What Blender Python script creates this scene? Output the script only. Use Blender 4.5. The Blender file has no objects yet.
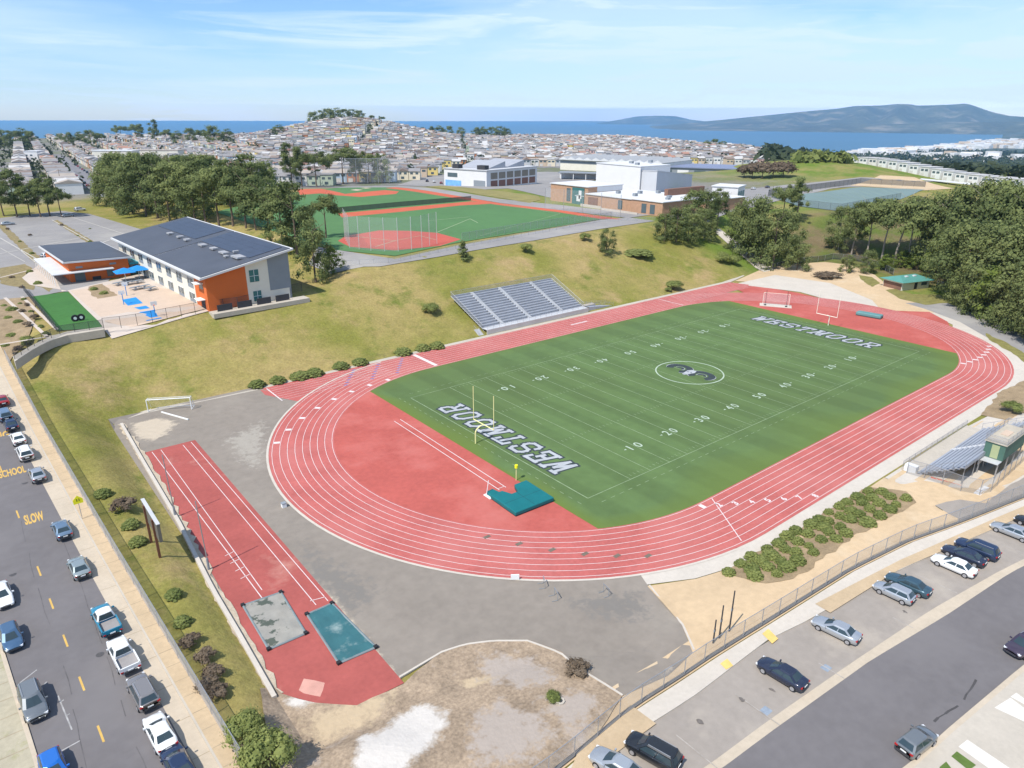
import bpy, bmesh, math, random
import numpy as np
from mathutils import Vector, Matrix, geometry
random.seed(7); R=math.radians; PI=math.pi
rng=np.random.default_rng(5)
sc=bpy.context.scene; COL=sc.collection
# ------------------------------------------------------------------ camera (surveyed from the field's known yard lines)
FPX=699.63; PITCH=0.366415; YAW=0.889867; ROLL=0.0057468; CAM=Vector((-119.062,-86.160,51.547))
cp,sp=math.cos(PITCH),math.sin(PITCH)
FW=Vector((math.cos(YAW)*cp,math.sin(YAW)*cp,-sp)); r0=Vector((math.sin(YAW),-math.cos(YAW),0)); u0=r0.cross(FW)
RT=r0*math.cos(ROLL)+u0*math.sin(ROLL); UP=-r0*math.sin(ROLL)+u0*math.cos(ROLL)
cd=bpy.data.cameras.new('camera'); cam=bpy.data.objects.new('camera',cd); COL.objects.link(cam)
cd.sensor_width=36; cd.lens=FPX/1024*36; cd.clip_start=1; cd.clip_end=200000
cam.matrix_world=Matrix(((RT.x,UP.x,-FW.x,CAM.x),(RT.y,UP.y,-FW.y,CAM.y),(RT.z,UP.z,-FW.z,CAM.z),(0,0,0,1)))
sc.camera=cam
# ------------------------------------------------------------------ ground heights
def sst(a,b,x):
    t=np.clip((np.asarray(x,float)-a)/(b-a),0,1); return t*t*(3-2*t)
BASIN=[(-104.3,-40.5),(-103.4,46),(-97,49.2),(-76,48.0),(-40,48.3),(80,48.3),(100,51),(120,56),(143,46),(151,30),(158,10),(142,-12),(112,-36),(90,-46),(60,-48),(-60,-47.5),(-72,-50),(-84,-44),(-92,-41.5)]
def basin_dist(x,y):
    x=np.asarray(x,float); y=np.asarray(y,float); d=np.full(x.shape,1e9); ins=np.zeros(x.shape,bool); n=len(BASIN)
    for i in range(n):
        (ax,ay),(bx,by)=BASIN[i],BASIN[(i+1)%n]
        t=np.clip(((x-ax)*(bx-ax)+(y-ay)*(by-ay))/((bx-ax)**2+(by-ay)**2),0,1)
        d=np.minimum(d,np.hypot(x-ax-t*(bx-ax),y-ay-t*(by-ay)))
        c=((ay>y)!=(by>y))&(x<(bx-ax)*(y-ay)/((by-ay) if by!=ay else 1e-9)+ax); ins^=c
    return np.where(ins,0,d)
def streetz(y):
    y=np.asarray(y,float); return np.interp(y,[-90,-40,0,40,70,92],[1.0,1.2,1.9,3.8,7.2,10])
def coast(a): return np.interp(a,[-60,-40,-33,-30,-26.3,-23,-21,-19,-14,-8,60],[60000,60000,9000,7000,4600,3600,1500,1250,1400,1900,2000])
def zfar(x,y):
    dx=x-CAM.x; dy=y-CAM.y; r=np.hypot(dx,dy); a=np.degrees((np.arctan2(dy,dx)-YAW+PI)%(2*PI)-PI)
    zl=np.interp(r,[0,420,520,900,1900,3000],[11,11,9,3,0,-5])
    zr=np.interp(r,[0,480,620,900,1500,3000,6500,9000,20000,50000],[12,12,6,-14,-45,-110,-180,-165,-120,-60])
    z=zr+(zl-zr)*sst(-25,-17,a)
    hx,hy=CAM.x+1480*math.cos(YAW+R(12.3)),CAM.y+1480*math.sin(YAW+R(12.3))
    ux,uy=math.cos(YAW+R(12.3)),math.sin(YAW+R(12.3)); al=(x-hx)*ux+(y-hy)*uy; ac=-(x-hx)*uy+(y-hy)*ux
    z=z+38*np.exp(-(al/330)**2-(ac/150)**2)
    kx,ky=CAM.x+640*math.cos(YAW-R(23)),CAM.y+640*math.sin(YAW-R(23))
    z=z+15*np.exp(-((x-kx)**2+(y-ky)**2)/(75**2))
    co=coast(a); z=np.where(r>co,z+(-205-z)*sst(0,1,(r-co)/np.where(co>5000,400,120)),z)
    return z
def Zv(x,y):
    x=np.asarray(x,float); y=np.asarray(y,float)
    d=basin_dist(x,y)
    wN=sst(40,70,y); wW=sst(-95,-103,x); wE=sst(70,125,x)
    Hn=10+3*sst(-50,-28,x); He=2+11*sst(-80,70,y); Hs=1.0
    H=wN*Hn+(1-wN)*(wW*streetz(y)+(1-wW)*(wE*He+(1-wE)*Hs))
    S=wN*.34+(1-wN)*(wW*.62+(1-wW)*(wE*.34+(1-wE)*.17))
    h=d*S; z=np.where(h<H,h,H); k=1.2; q=np.clip(.5+.5*(H-h)/k,0,1); z=np.where(d>0,H*(1-q)+h*q-k*q*(1-q)*.5,0); z=np.maximum(z,0)
    ws=sst(-109.2,-110.2,x)*(1-sst(92,97,y)); z=z*(1-ws)+streetz(y)*ws
    r=np.hypot(x-CAM.x,y-CAM.y); w=sst(390,470,r)
    return z*(1-w)+zfar(x,y)*w
def Z(x,y):
    if math.hypot(x-CAM.x,y-CAM.y)>470: return float(zfar(np.array([float(x)]),np.array([float(y)]))[0])
    return float(Zv(np.array([x]),np.array([y]))[0])
def ray(px,py): return FW+RT*((px-512)/FPX)-UP*((py-384)/FPX)
def P(px,py,z=0.0):
    d=ray(px,py); t=(z-CAM.z)/d.z; return CAM+d*t
_ts=np.concatenate([np.arange(20,700,.5),np.geomspace(700,9000,900)])
def PT(px,py,dz=0):
    """where the line of sight through a surveyed point meets the ground"""
    d=ray(px,py); t=_ts/math.hypot(d.x,d.y)
    zz=CAM.z+d.z*t-Zv(CAM.x+d.x*t,CAM.y+d.y*t)-dz
    i=int(np.argmax(zz<0)) if (zz<0).any() else len(t)-1
    if i>0: 
        a,b=zz[i-1],zz[i]; tt=t[i-1]+(t[i]-t[i-1])*a/(a-b) if a!=b else t[i]
    else: tt=t[0]
    p=CAM+d*tt; return Vector((p.x,p.y,Z(p.x,p.y)))
# ------------------------------------------------------------------ materials
def mat(name,col,rough=.85,var=.12,scale=.6,metal=0.,fine=0.,spec=.3,big=None,coat=0):
    m=bpy.data.materials.new(name); m.use_nodes=True; nt=m.node_tree; b=nt.nodes['Principled BSDF']
    b.inputs['Roughness'].default_value=rough; b.inputs['Metallic'].default_value=metal; b.inputs['Specular IOR Level'].default_value=spec
    if coat: b.inputs['Coat Weight'].default_value=coat; b.inputs['Coat Roughness'].default_value=.05
    c=(*col,1)
    if var<=0: b.inputs['Base Color'].default_value=c; return m
    g=nt.nodes.new('ShaderNodeNewGeometry')
    def noise(s,det=4,ro=.6):
        n=nt.nodes.new('ShaderNodeTexNoise'); n.inputs['Scale'].default_value=s; n.inputs['Detail'].default_value=det; n.inputs['Roughness'].default_value=ro
        nt.links.new(g.outputs['Position'],n.inputs['Vector']); return n.outputs['Fac']
    def rng_(o,lo,hi):
        r=nt.nodes.new('ShaderNodeMapRange'); r.inputs['From Min'].default_value=.3; r.inputs['From Max'].default_value=.7
        r.inputs['To Min'].default_value=lo; r.inputs['To Max'].default_value=hi; nt.links.new(o,r.inputs['Value']); return r.outputs[0]
    f=rng_(noise(scale),1-var,1+var)
    if fine:
        x=nt.nodes.new('ShaderNodeMath'); x.operation='MULTIPLY'; nt.links.new(f,x.inputs[0]); nt.links.new(rng_(noise(scale*9,3),1-fine,1+fine),x.inputs[1]); f=x.outputs[0]
    hs=nt.nodes.new('ShaderNodeVectorMath'); hs.operation='SCALE'; hs.inputs[0].default_value=col; nt.links.new(f,hs.inputs['Scale']); out=hs.outputs[0]
    if big:  # (second colour, scale, threshold): worn or stained patches
        mx=nt.nodes.new('ShaderNodeMix'); mx.data_type='RGBA'
        rp=nt.nodes.new('ShaderNodeMapRange'); rp.inputs['From Min'].default_value=big[2]; rp.inputs['From Max'].default_value=big[2]+big[3]; nt.links.new(noise(big[1],6,.65),rp.inputs['Value'])
        nt.links.new(rp.outputs[0],mx.inputs['Factor']); nt.links.new(out,mx.inputs['A']); mx.inputs['B'].default_value=(*big[0],1); out=mx.outputs['Result']
    nt.links.new(out,b.inputs['Base Color']); return m
def see_through(name,col,alpha,rough=.5,metal=0):
    m=mat(name,col,rough,0,metal=metal); nt=m.node_tree; b=nt.nodes['Principled BSDF']; o=nt.nodes['Material Output']
    t=nt.nodes.new('ShaderNodeBsdfTransparent'); x=nt.nodes.new('ShaderNodeMixShader'); x.inputs[0].default_value=alpha
    nt.links.new(t.outputs[0],x.inputs[1]); nt.links.new(b.outputs[0],x.inputs[2]); nt.links.new(x.outputs[0],o.inputs[0]); return m
M={}
M['track']=mat('track_red',(.445,.118,.103),.9,.11,.22,fine=.09,big=((.51,.175,.155),.05,.46,.25))
M['dzone']=mat('infield_red',(.435,.100,.080),.9,.10,.14,fine=.08,big=((.49,.15,.125),.07,.50,.2))
M['runway']=mat('runway_red',(.365,.092,.078),.9,.11,.2,fine=.07,big=((.50,.24,.19),.09,.60,.15))
M['turf']=mat('turf_green',(.100,.160,.054),.95,.08,.05,fine=.08,big=((.093,.142,.047),.022,.46,.15))
M['turf_edge']=mat('turf_edge_green',(.095,.150,.033),.95,.14,.15,fine=.1)
M['turf_up']=mat('bright_turf',(.085,.185,.066),.95,.08,.05,fine=.06)
M['line']=mat('white_paint',(.68,.60,.58),.7,.10,1.5)
M['fline']=mat('faded_white_paint',(.235,.31,.175),.8,.25,.8)
M['fnum']=mat('number_white_paint',(.40,.48,.37),.8,.15,.8)
M['letter']=mat('lettering_white',(.40,.415,.43),.8,.12,.8)
M['letter_dark']=mat('lettering_dark',(.040,.052,.055),.8,.1,.8)
M['yel']=mat('road_yellow',(.60,.38,.10),.75,.12,1.2)
M['yeltile']=mat('tactile_yellow',(.72,.50,.16),.75,.1,1.2)
M['road']=mat('road_asphalt',(.158,.146,.146),.9,.06,.10,fine=.06,big=((.180,.167,.165),.05,.5,.2))
M['apron']=mat('apron_asphalt',(.250,.216,.180),.92,.09,.08,fine=.08,big=((.30,.265,.22),.05,.56,.2))
M['lot']=mat('parking_asphalt',(.31,.272,.235),.92,.08,.12,fine=.06,big=((.39,.34,.285),.10,.55,.15))
M['lotgrey']=mat('car_park_asphalt',(.27,.255,.245),.92,.08,.05,fine=.05,big=((.34,.32,.295),.03,.52,.15))
M['conc']=mat('concrete',(.47,.42,.35),.9,.07,.2,fine=.05,big=((.46,.41,.345),.12,.56,.12))
M['concw']=mat('pale_concrete',(.54,.485,.415),.9,.06,.2,fine=.05)
M['gutter']=mat('gutter_concrete',(.50,.42,.32),.9,.08,.25,fine=.05)
M['walk']=mat('tan_sidewalk',(.49,.37,.235),.9,.09,.3,fine=.06,big=((.44,.34,.23),.15,.58,.1))
M['sand']=mat('tan_dirt',(.55,.405,.25),.95,.08,.12,fine=.07,big=((.61,.49,.34),.07,.52,.18))
M['dirt']=mat('scrub_dirt',(.325,.245,.170),.95,.24,.35,fine=.25,big=((.46,.40,.36),.10,.55,.12))
M['chalk']=mat('white_gravel',(.58,.54,.48),.95,.07,.5,fine=.06)
M['bed']=mat('planting_bed',(.30,.22,.13),.95,.2,.5,fine=.2)
M['playbeige']=mat('schoolyard_surface',(.55,.425,.325),.9,.06,.1,fine=.04)
M['paleyard']=mat('schoolyard_concrete',(.54,.46,.39),.9,.05,.1,fine=.04)
M['blue_play']=mat('play_blue',(.02,.24,.60),.7,.08,.4)
M['lawn']=mat('play_lawn',(.050,.155,.035),.95,.1,.1,fine=.08)
M['metal']=mat('galvanised_metal',(.42,.43,.45),.45,.08,.5,metal=.6)
M['alu']=mat('bleacher_aluminium',(.42,.44,.48),.5,.08,.4,metal=.35)
M['alu_pale']=mat('bleacher_aisle',(.60,.60,.60),.5,.08,.4,metal=.2)
M['white']=mat('white_paint_metal',(.80,.80,.78),.5,.04,1)
M['wall_white']=mat('gym_white_wall',(.70,.69,.68),.8,.03,.2)
M['wall_cream']=mat('cream_wall',(.72,.68,.58),.85,.05,.2)
M['wall_grey']=mat('grey_wall',(.25,.275,.30),.85,.05,.2)
M['wall_orange']=mat('orange_wall',(.62,.145,.035),.85,.06,.2)
M['brick']=mat('brown_brick',(.46,.275,.175),.9,.10,.8,fine=.08)
M['brick_dark']=mat('dark_brick',(.22,.12,.085),.9,.1,.8)
M['roofdark']=mat('solar_roof',(.080,.086,.102),.5,.10,.15,spec=.3)
M['roofwhite']=mat('white_roof',(.64,.64,.645),.7,.05,.2)
M['rooftrim']=mat('roof_trim',(.60,.60,.60),.6,.05,.3)
M['panel']=mat('solar_panel',(.052,.060,.082),.35,.12,.4,spec=.4)
M['teal']=mat('teal_vinyl',(.006,.145,.155),.55,.08,.6,spec=.35)
M['teal_dark']=mat('dark_vinyl',(.02,.04,.055),.6,.08,.6)
M['tarp']=mat('blue_green_tarp',(.040,.135,.150),.7,.12,.4,big=((.24,.31,.30),.25,.54,.14))
M['tarp_grey']=mat('grey_tarp',(.30,.285,.25),.8,.12,.6,big=((.085,.10,.08),.42,.545,.03))
M['green_paint']=mat('green_painted_board',(.075,.15,.115),.7,.08,.5)
M['green_roof']=mat('green_metal_roof',(.09,.27,.23),.5,.07,.4,spec=.4)
M['brown_post']=mat('brown_post',(.16,.07,.04),.8,.1,.8)
M['goal_yel']=mat('goal_post_yellow',(.78,.74,.36),.5,.04,1)
M['pink_post']=mat('goal_post_cream',(.86,.78,.66),.5,.04,1)
M['yel_sign']=mat('sign_yellow',(.85,.80,.02),.5,.0)
M['black']=mat('black_rubber',(.025,.025,.028),.7,.1,2)
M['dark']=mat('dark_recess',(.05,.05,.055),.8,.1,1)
M['glass']=mat('window_glass',(.035,.055,.065),.12,.0,spec=.6)
M['win']=mat('building_window',(.09,.125,.14),.2,.1,.3,spec=.5)
M['win_teal']=mat('teal_window',(.05,.16,.16),.2,.1,.3,spec=.5)
M['tail']=mat('tail_light',(.40,.02,.02),.3,0)
M['head']=mat('head_light',(.75,.77,.80),.15,0,spec=.6)
M['rim']=mat('alloy_rim',(.50,.50,.52),.35,0,metal=.6)
M['orange_mesh']=mat('orange_barrier',(.72,.13,.06),.7,.1,1)
M['tennis']=mat('tennis_surface',(.17,.235,.225),.9,.06,.05)
M['link']=see_through('chain_link',(.40,.41,.43),.30,.5,.5)
M['link_band']=see_through('chain_link_dense',(.58,.59,.62),.46,.5,.2)
M['link_dark']=see_through('dark_windscreen',(.045,.055,.06),.62,.8)
M['link_faint']=see_through('net_mesh',(.50,.52,.54),.16,.7)
M['netfaint']=see_through('goal_net',(.75,.75,.75),.14,.7)
M['wood']=mat('weathered_wood',(.25,.2,.16),.9,.1,1)
M['trunk']=mat('bark',(.155,.115,.085),.95,.2,.8)
M['trunk_pale']=mat('pale_bark',(.36,.31,.26),.95,.2,.8)
def leafmat(name,c1,c2):
    m=bpy.data.materials.new(name); m.use_nodes=True; nt=m.node_tree; b=nt.nodes['Principled BSDF']; o=nt.nodes['Material Output']
    b.inputs['Roughness'].default_value=.8; b.inputs['Specular IOR Level'].default_value=.15
    at=nt.nodes.new('ShaderNodeAttribute'); at.attribute_name='tint'; oi=nt.nodes.new('ShaderNodeObjectInfo')
    mx=nt.nodes.new('ShaderNodeMix'); mx.data_type='RGBA'; mx.inputs['A'].default_value=(*c1,1); mx.inputs['B'].default_value=(*c2,1)
    ad=nt.nodes.new('ShaderNodeMath'); ad.operation='MULTIPLY_ADD'; ad.inputs[1].default_value=.5; nt.links.new(oi.outputs['Random'],ad.inputs[0])
    nt.links.new(at.outputs['Fac'],ad.inputs[2]); sb=nt.nodes.new('ShaderNodeMath'); sb.operation='SUBTRACT'; sb.inputs[1].default_value=.25; sb.use_clamp=True; nt.links.new(ad.outputs[0],sb.inputs[0])
    nt.links.new(sb.outputs[0],mx.inputs['Factor']); nt.links.new(mx.outputs['Result'],b.inputs['Base Color'])
    tr=nt.nodes.new('ShaderNodeBsdfTranslucent'); nt.links.new(mx.outputs['Result'],tr.inputs[0]); ms=nt.nodes.new('ShaderNodeMixShader'); ms.inputs[0].default_value=.38
    nt.links.new(b.outputs[0],ms.inputs[1]); nt.links.new(tr.outputs[0],ms.inputs[2]); nt.links.new(ms.outputs[0],o.inputs[0]); return m
M['pine']=leafmat('pine_foliage',(.105,.138,.052),(.265,.300,.110))
M['bright']=leafmat('bright_foliage',(.105,.150,.035),(.25,.31,.07))
M['brownleaf']=leafmat('dry_shrub_foliage',(.13,.095,.065),(.27,.21,.15))
M['farleaf']=leafmat('far_foliage',(.035,.055,.035),(.085,.105,.055))
M['bushleaf']=leafmat('bush_foliage',(.150,.190,.058),(.32,.35,.115))
# ------------------------------------------------------------------ mesh helpers
class MB:
    def __init__(s): s.v=[]; s.f=[]; s.m=[]; s.t=[]
    def add(s,vs,fs,mi=0,tint=None):
        o=len(s.v); s.v.extend([tuple(v) for v in vs]); s.f.extend([tuple(i+o for i in f) for f in fs]); s.m.extend([mi]*len(fs))
        if tint is not None: s.t.extend([tint]*len(vs))
        return s
    def box(s,c,d,rz=0,mi=0):
        cx,cy,cz=c; hx,hy,hz=d[0]/2,d[1]/2,d[2]/2; ca,sa=math.cos(rz),math.sin(rz)
        vs=[(cx+a*hx*ca-b*hy*sa,cy+a*hx*sa+b*hy*ca,cz+e*hz) for e in(-1,1) for a,b in((-1,-1),(1,-1),(1,1),(-1,1))]
        return s.add(vs,[(3,2,1,0),(4,5,6,7),(0,1,5,4),(1,2,6,5),(2,3,7,6),(3,0,4,7)],mi)
    def prism(s,poly,z0,z1,mi=0):
        """upright prism; z0, z1 numbers or per-corner lists"""
        n=len(poly); a=z0 if isinstance(z0,(list,tuple)) else [z0]*n; b=z1 if isinstance(z1,(list,tuple)) else [z1]*n
        if sum(poly[i][0]*poly[(i+1)%n][1]-poly[(i+1)%n][0]*poly[i][1] for i in range(n))<0: poly=poly[::-1]; a=a[::-1]; b=b[::-1]
        vs=[(p[0],p[1],z) for p,z in zip(poly,a)]+[(p[0],p[1],z) for p,z in zip(poly,b)]
        return s.add(vs,[tuple(range(n))[::-1],tuple(range(n,2*n))]+[(i,(i+1)%n,n+(i+1)%n,n+i) for i in range(n)],mi)
    def tube(s,p,q,r0,r1=None,n=8,mi=0):
        p,q=Vector(p),Vector(q); r1=r0 if r1 is None else r1; d=(q-p).normalized(); a=d.orthogonal().normalized(); b=d.cross(a)
        vs=[tuple(c+(a*math.cos(2*PI*i/n)+b*math.sin(2*PI*i/n))*r) for c,r in((p,r0),(q,r1)) for i in range(n)]
        return s.add(vs,[tuple(range(n))[::-1],tuple(range(n,2*n))]+[(i,(i+1)%n,n+(i+1)%n,n+i) for i in range(n)],mi)
    def quad(s,a,b,c,d,mi=0): return s.add([a,b,c,d],[(0,1,2,3)],mi)
    def mesh(s,name,mats,smooth=False):
        me=bpy.data.meshes.new(name); me.from_pydata(s.v,[],s.f)
        for m in (mats if isinstance(mats,(list,tuple)) else [mats]): me.materials.append(M[m] if isinstance(m,str) else m)
        if any(s.m): me.polygons.foreach_set('material_index',s.m)
        if smooth: me.polygons.foreach_set('use_smooth',[True]*len(s.f))
        if s.t and len(s.t)==len(s.v):
            at=me.attributes.new('tint','FLOAT','POINT'); at.data.foreach_set('value',s.t)
        me.update(); return me
    def build(s,name,mats,parent=None,smooth=False): return link(name,s.mesh(name,mats,smooth),parent)
def link(name,data,parent=None,loc=None):
    o=bpy.data.objects.new(name,data); COL.objects.link(o)
    if parent: o.parent=parent
    if loc is not None: o.location=loc
    return o
def tag(o,label,cat,group=None):
    o['label']=label; o['category']=cat
    if group: o['group']=group
    return o
def thing(name,label,cat,loc=(0,0,0),rz=0,group=None):
    o=link(name,None); o.location=loc; o.rotation_euler=(0,0,rz); return tag(o,label,cat,group)
def struct(o,kind='structure'): o['kind']=kind; return o
KIDS={}
def copy_tree(root,loc,rz=0,scale=None,paint=None):
    c=root.copy(); COL.objects.link(c); c.location=loc; c.rotation_euler=(0,0,rz)
    if scale: c.scale=scale
    for k in ('label','group'):
        if k in c: del c[k]
    def rec(src,dst):
        if src.name not in KIDS: KIDS[src.name]=list(src.children)
        for ch in KIDS[src.name]:
            d=ch.copy(); COL.objects.link(d); d.parent=dst
            if paint and d.material_slots and d.material_slots[0].link=='OBJECT': d.material_slots[0].material=paint
            rec(ch,d)
    rec(root,c); return c
ORD=['first','second','third','fourth','fifth','sixth','seventh','eighth','ninth','tenth','eleventh','twelfth','thirteenth','fourteenth','fifteenth','sixteenth','seventeenth','eighteenth','nineteenth','twentieth']
def nth(i):
    if i<20: return ORD[i]
    n=i+1; return f"{n}{'th' if 10<=n%100<=20 else {1:'st',2:'nd',3:'rd'}.get(n%10,'th')}"
def sheet(name,poly,m,layer=0.0,jit=0.,step=4.,grid=4.,flat=None,parent=None,holes=(),seed=1):
    """a surface laid on the ground: outline in metres, optionally ragged"""
    rr=random.Random(seed); pts=[]; edges=[]
    def ring(pl):
        s=len(pts); n=len(pl)
        for i in range(n):
            a=Vector((pl[i][0],pl[i][1])); b=Vector((pl[(i+1)%n][0],pl[(i+1)%n][1])); L=(b-a).length; k=max(1,int(L/step)); nn=Vector((-(b-a).y,(b-a).x))/max(L,1e-6)
            for j in range(k):
                p=a.lerp(b,j/k)+nn*(rr.uniform(-jit,jit) if jit else 0); pts.append(p)
        e=len(pts); edges.extend([(i,i+1) for i in range(s,e-1)]+[(e-1,s)])
    ring(poly)
    nb=len(pts)
    if flat is None:
        xs=[p.x for p in pts]; ys=[p.y for p in pts]
        for gx in np.arange(min(xs)+grid*.37,max(xs),grid):
            for gy in np.arange(min(ys)+grid*.41,max(ys),grid): 
                ins=False
                for i in range(nb):
                    a,b=pts[i],pts[(i+1)%nb]
                    if (a.y>gy)!=(b.y>gy) and gx<(b.x-a.x)*(gy-a.y)/(b.y-a.y)+a.x: ins=not ins
                if ins: pts.append(Vector((gx,gy)))
    vo,eo,fo,_,_,_=geometry.delaunay_2d_cdt(pts,edges,[],1,1e-4)
    zz=[flat]*len(vo) if flat is not None else list(Zv(np.array([v.x for v in vo]),np.array([v.y for v in vo])))
    mb=MB(); mb.v=[(v.x,v.y,z+layer) for v,z in zip(vo,zz)]
    for f in fo:
        a,b,c=[vo[i] for i in f[:3]]; f=tuple(f)
        if (b.x-a.x)*(c.y-a.y)-(c.x-a.x)*(b.y-a.y)<0: f=f[::-1]
        mb.f.append(f); mb.m.append(0)
    return mb.build(name,m,parent)
def ribbon(name,A,B,m,layer=0.,step=3.,flat=None,parent=None,thick=0):
    """strip between two surveyed lines, resampled, following the ground"""
    def rs(L,n):
        L=[Vector((p[0],p[1])) for p in L]; d=[0]
        for a,b in zip(L,L[1:]): d.append(d[-1]+(b-a).length)
        o=[]
        for i in range(n+1):
            t=d[-1]*i/n; j=max(k for k in range(len(d)) if d[k]<=t+1e-6); j=min(j,len(L)-2); o.append(L[j].lerp(L[j+1],(t-d[j])/max(d[j+1]-d[j],1e-6)))
        return o
    ln=sum((Vector(b[:2])-Vector(a[:2])).length for a,b in zip(A,A[1:])); n=max(2,int(ln/step)); a=rs(A,n); b=rs(B,n)
    za=[flat]*(n+1) if flat is not None else Zv([p.x for p in a],[p.y for p in a]); zb=[flat]*(n+1) if flat is not None else Zv([p.x for p in b],[p.y for p in b])
    mb=MB(); vs=[(p.x,p.y,float(z)+layer) for p,z in zip(a,za)]+[(p.x,p.y,float(z)+layer) for p,z in zip(b,zb)]; k=n+1
    cr=(a[1]-a[0]).x*(b[0]-a[0]).y-(a[1]-a[0]).y*(b[0]-a[0]).x
    fs=[(i,i+1,k+i+1,k+i) if cr>0 else (k+i,k+i+1,i+1,i) for i in range(n)]
    mb.add(vs,fs)
    if thick:
        lo=[(x,y,z-thick) for x,y,z in vs]; mb.add(lo+vs,[(i,i+1,2*k+i+1,2*k+i) for i in range(n)]+[(k+i+1,k+i,3*k+i,3*k+i+1) for i in range(n)]+[(0,2*k,3*k,k),(n,k+n,3*k+n,2*k+n)])
    return mb.build(name,m,parent)
def offset_line(L,d):
    o=[]; L=[Vector((p[0],p[1])) for p in L]
    for i,p in enumerate(L):
        t=(L[min(i+1,len(L)-1)]-L[max(i-1,0)]).normalized(); o.append(p+Vector((-t.y,t.x))*d)
    return o
def stripe(mb,p,q,w,z):
    p,q=Vector((p[0],p[1])),Vector((q[0],q[1])); t=(q-p).normalized(); n=Vector((-t.y,t.x))*w/2
    mb.quad((*(p-n),z),(*(q-n),z),(*(q+n),z),(*(p+n),z))
def text_into(mb,s,origin,u,v,height,width=None,z=0.04,offset=.0,shear=0,zf=None):
    """flat lettering with the built-in font: u reading direction, v up, both unit 2-D; centred on origin"""
    c=bpy.data.curves.new('lettering','FONT'); c.body=s; c.align_x='CENTER'; c.size=1; c.offset=offset; c.shear=shear; c.resolution_u=3
    o=bpy.data.objects.new('lettering',c); COL.objects.link(o); bpy.context.view_layer.update()
    me=bpy.data.meshes.new_from_object(o.evaluated_get(bpy.context.evaluated_depsgraph_get())); bpy.data.objects.remove(o); bpy.data.curves.remove(c)
    xs=[w.co.x for w in me.vertices]; ys=[w.co.y for w in me.vertices]; x0,x1,y0,y1=min(xs),max(xs),min(ys),max(ys)
    k=height/(y1-y0); kx=(width/(x1-x0)) if width else k; u=Vector(u); v=Vector(v); vs=[]
    for w in me.vertices:
        p=Vector(origin[:2])+u*((w.co.x-(x0+x1)/2)*kx)+v*((w.co.y-(y0+y1)/2)*k); vs.append((p.x,p.y,(zf(p.x,p.y) if zf else 0)+z))
    mb.add(vs,[tuple(p.vertices) for p in me.polygons]); bpy.data.meshes.remove(me)
# ------------------------------------------------------------------ terrain, sea, hills
def axis(lo,hi,step,far,g=1.11):
    c=list(np.arange(lo,hi+.1,step)); s=step
    while c[-1]<far: s=min(s*g,4000); c.append(c[-1]+s)
    s=step
    while c[0]>-far*.4: s=min(s*g,4000); c.insert(0,c[0]-s)
    return np.array(c)
AX=axis(-130,175,1.25,27000); AY=axis(-92,125,1.25,27000)
gx,gy=np.meshgrid(AX,AY,indexing='ij'); gz=Zv(gx,gy)
rr_=np.hypot(gx-CAM.x,gy-CAM.y); aa_=np.degrees((np.arctan2(gy-CAM.y,gx-CAM.x)-YAW+PI)%(2*PI)-PI)
nx,ny=len(AX),len(AY); idx=np.arange(nx*ny).reshape(nx,ny)
fc=np.stack([idx[:-1,:-1],idx[1:,:-1],idx[1:,1:],idx[:-1,1:]],-1).reshape(-1,4)
me=bpy.data.meshes.new('ground'); me.from_pydata(np.stack([gx,gy,gz-.10],-1).reshape(-1,3).tolist(),[],fc.tolist())
town=sst(410,455,rr_)*sst(-25,-19,aa_)*(1-sst(1500,1900,rr_)*0)
dry=np.clip(sst(-30,-110,gx)*0+.0,0,1)
wood=sst(120,150,gx)*(1-sst(60,85,gy))*(1-sst(420,470,rr_)); kn_=np.exp(-(((gx-(CAM.x+640*math.cos(YAW-R(23))))**2+(gy-(CAM.y+640*math.sin(YAW-R(23))))**2)/(110**2))); green=np.maximum(sst(85,110,gx)*(1-wood)*(1-sst(400,460,rr_)),np.clip(kn_*1.6,0,1)); town=town*(1-np.clip(kn_*1.6,0,1))
far=(1-np.clip(kn_*1.6,0,1))*sst(600,900,rr_)*(1-sst(-25,-19,aa_))
for nm,a in (('town',town),('wood',wood),('green',green),('far',far)):
    at=me.attributes.new(nm,'FLOAT','POINT'); at.data.foreach_set('value',a.reshape(-1).astype(np.float32))
me.polygons.foreach_set('use_smooth',[True]*len(fc))
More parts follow.
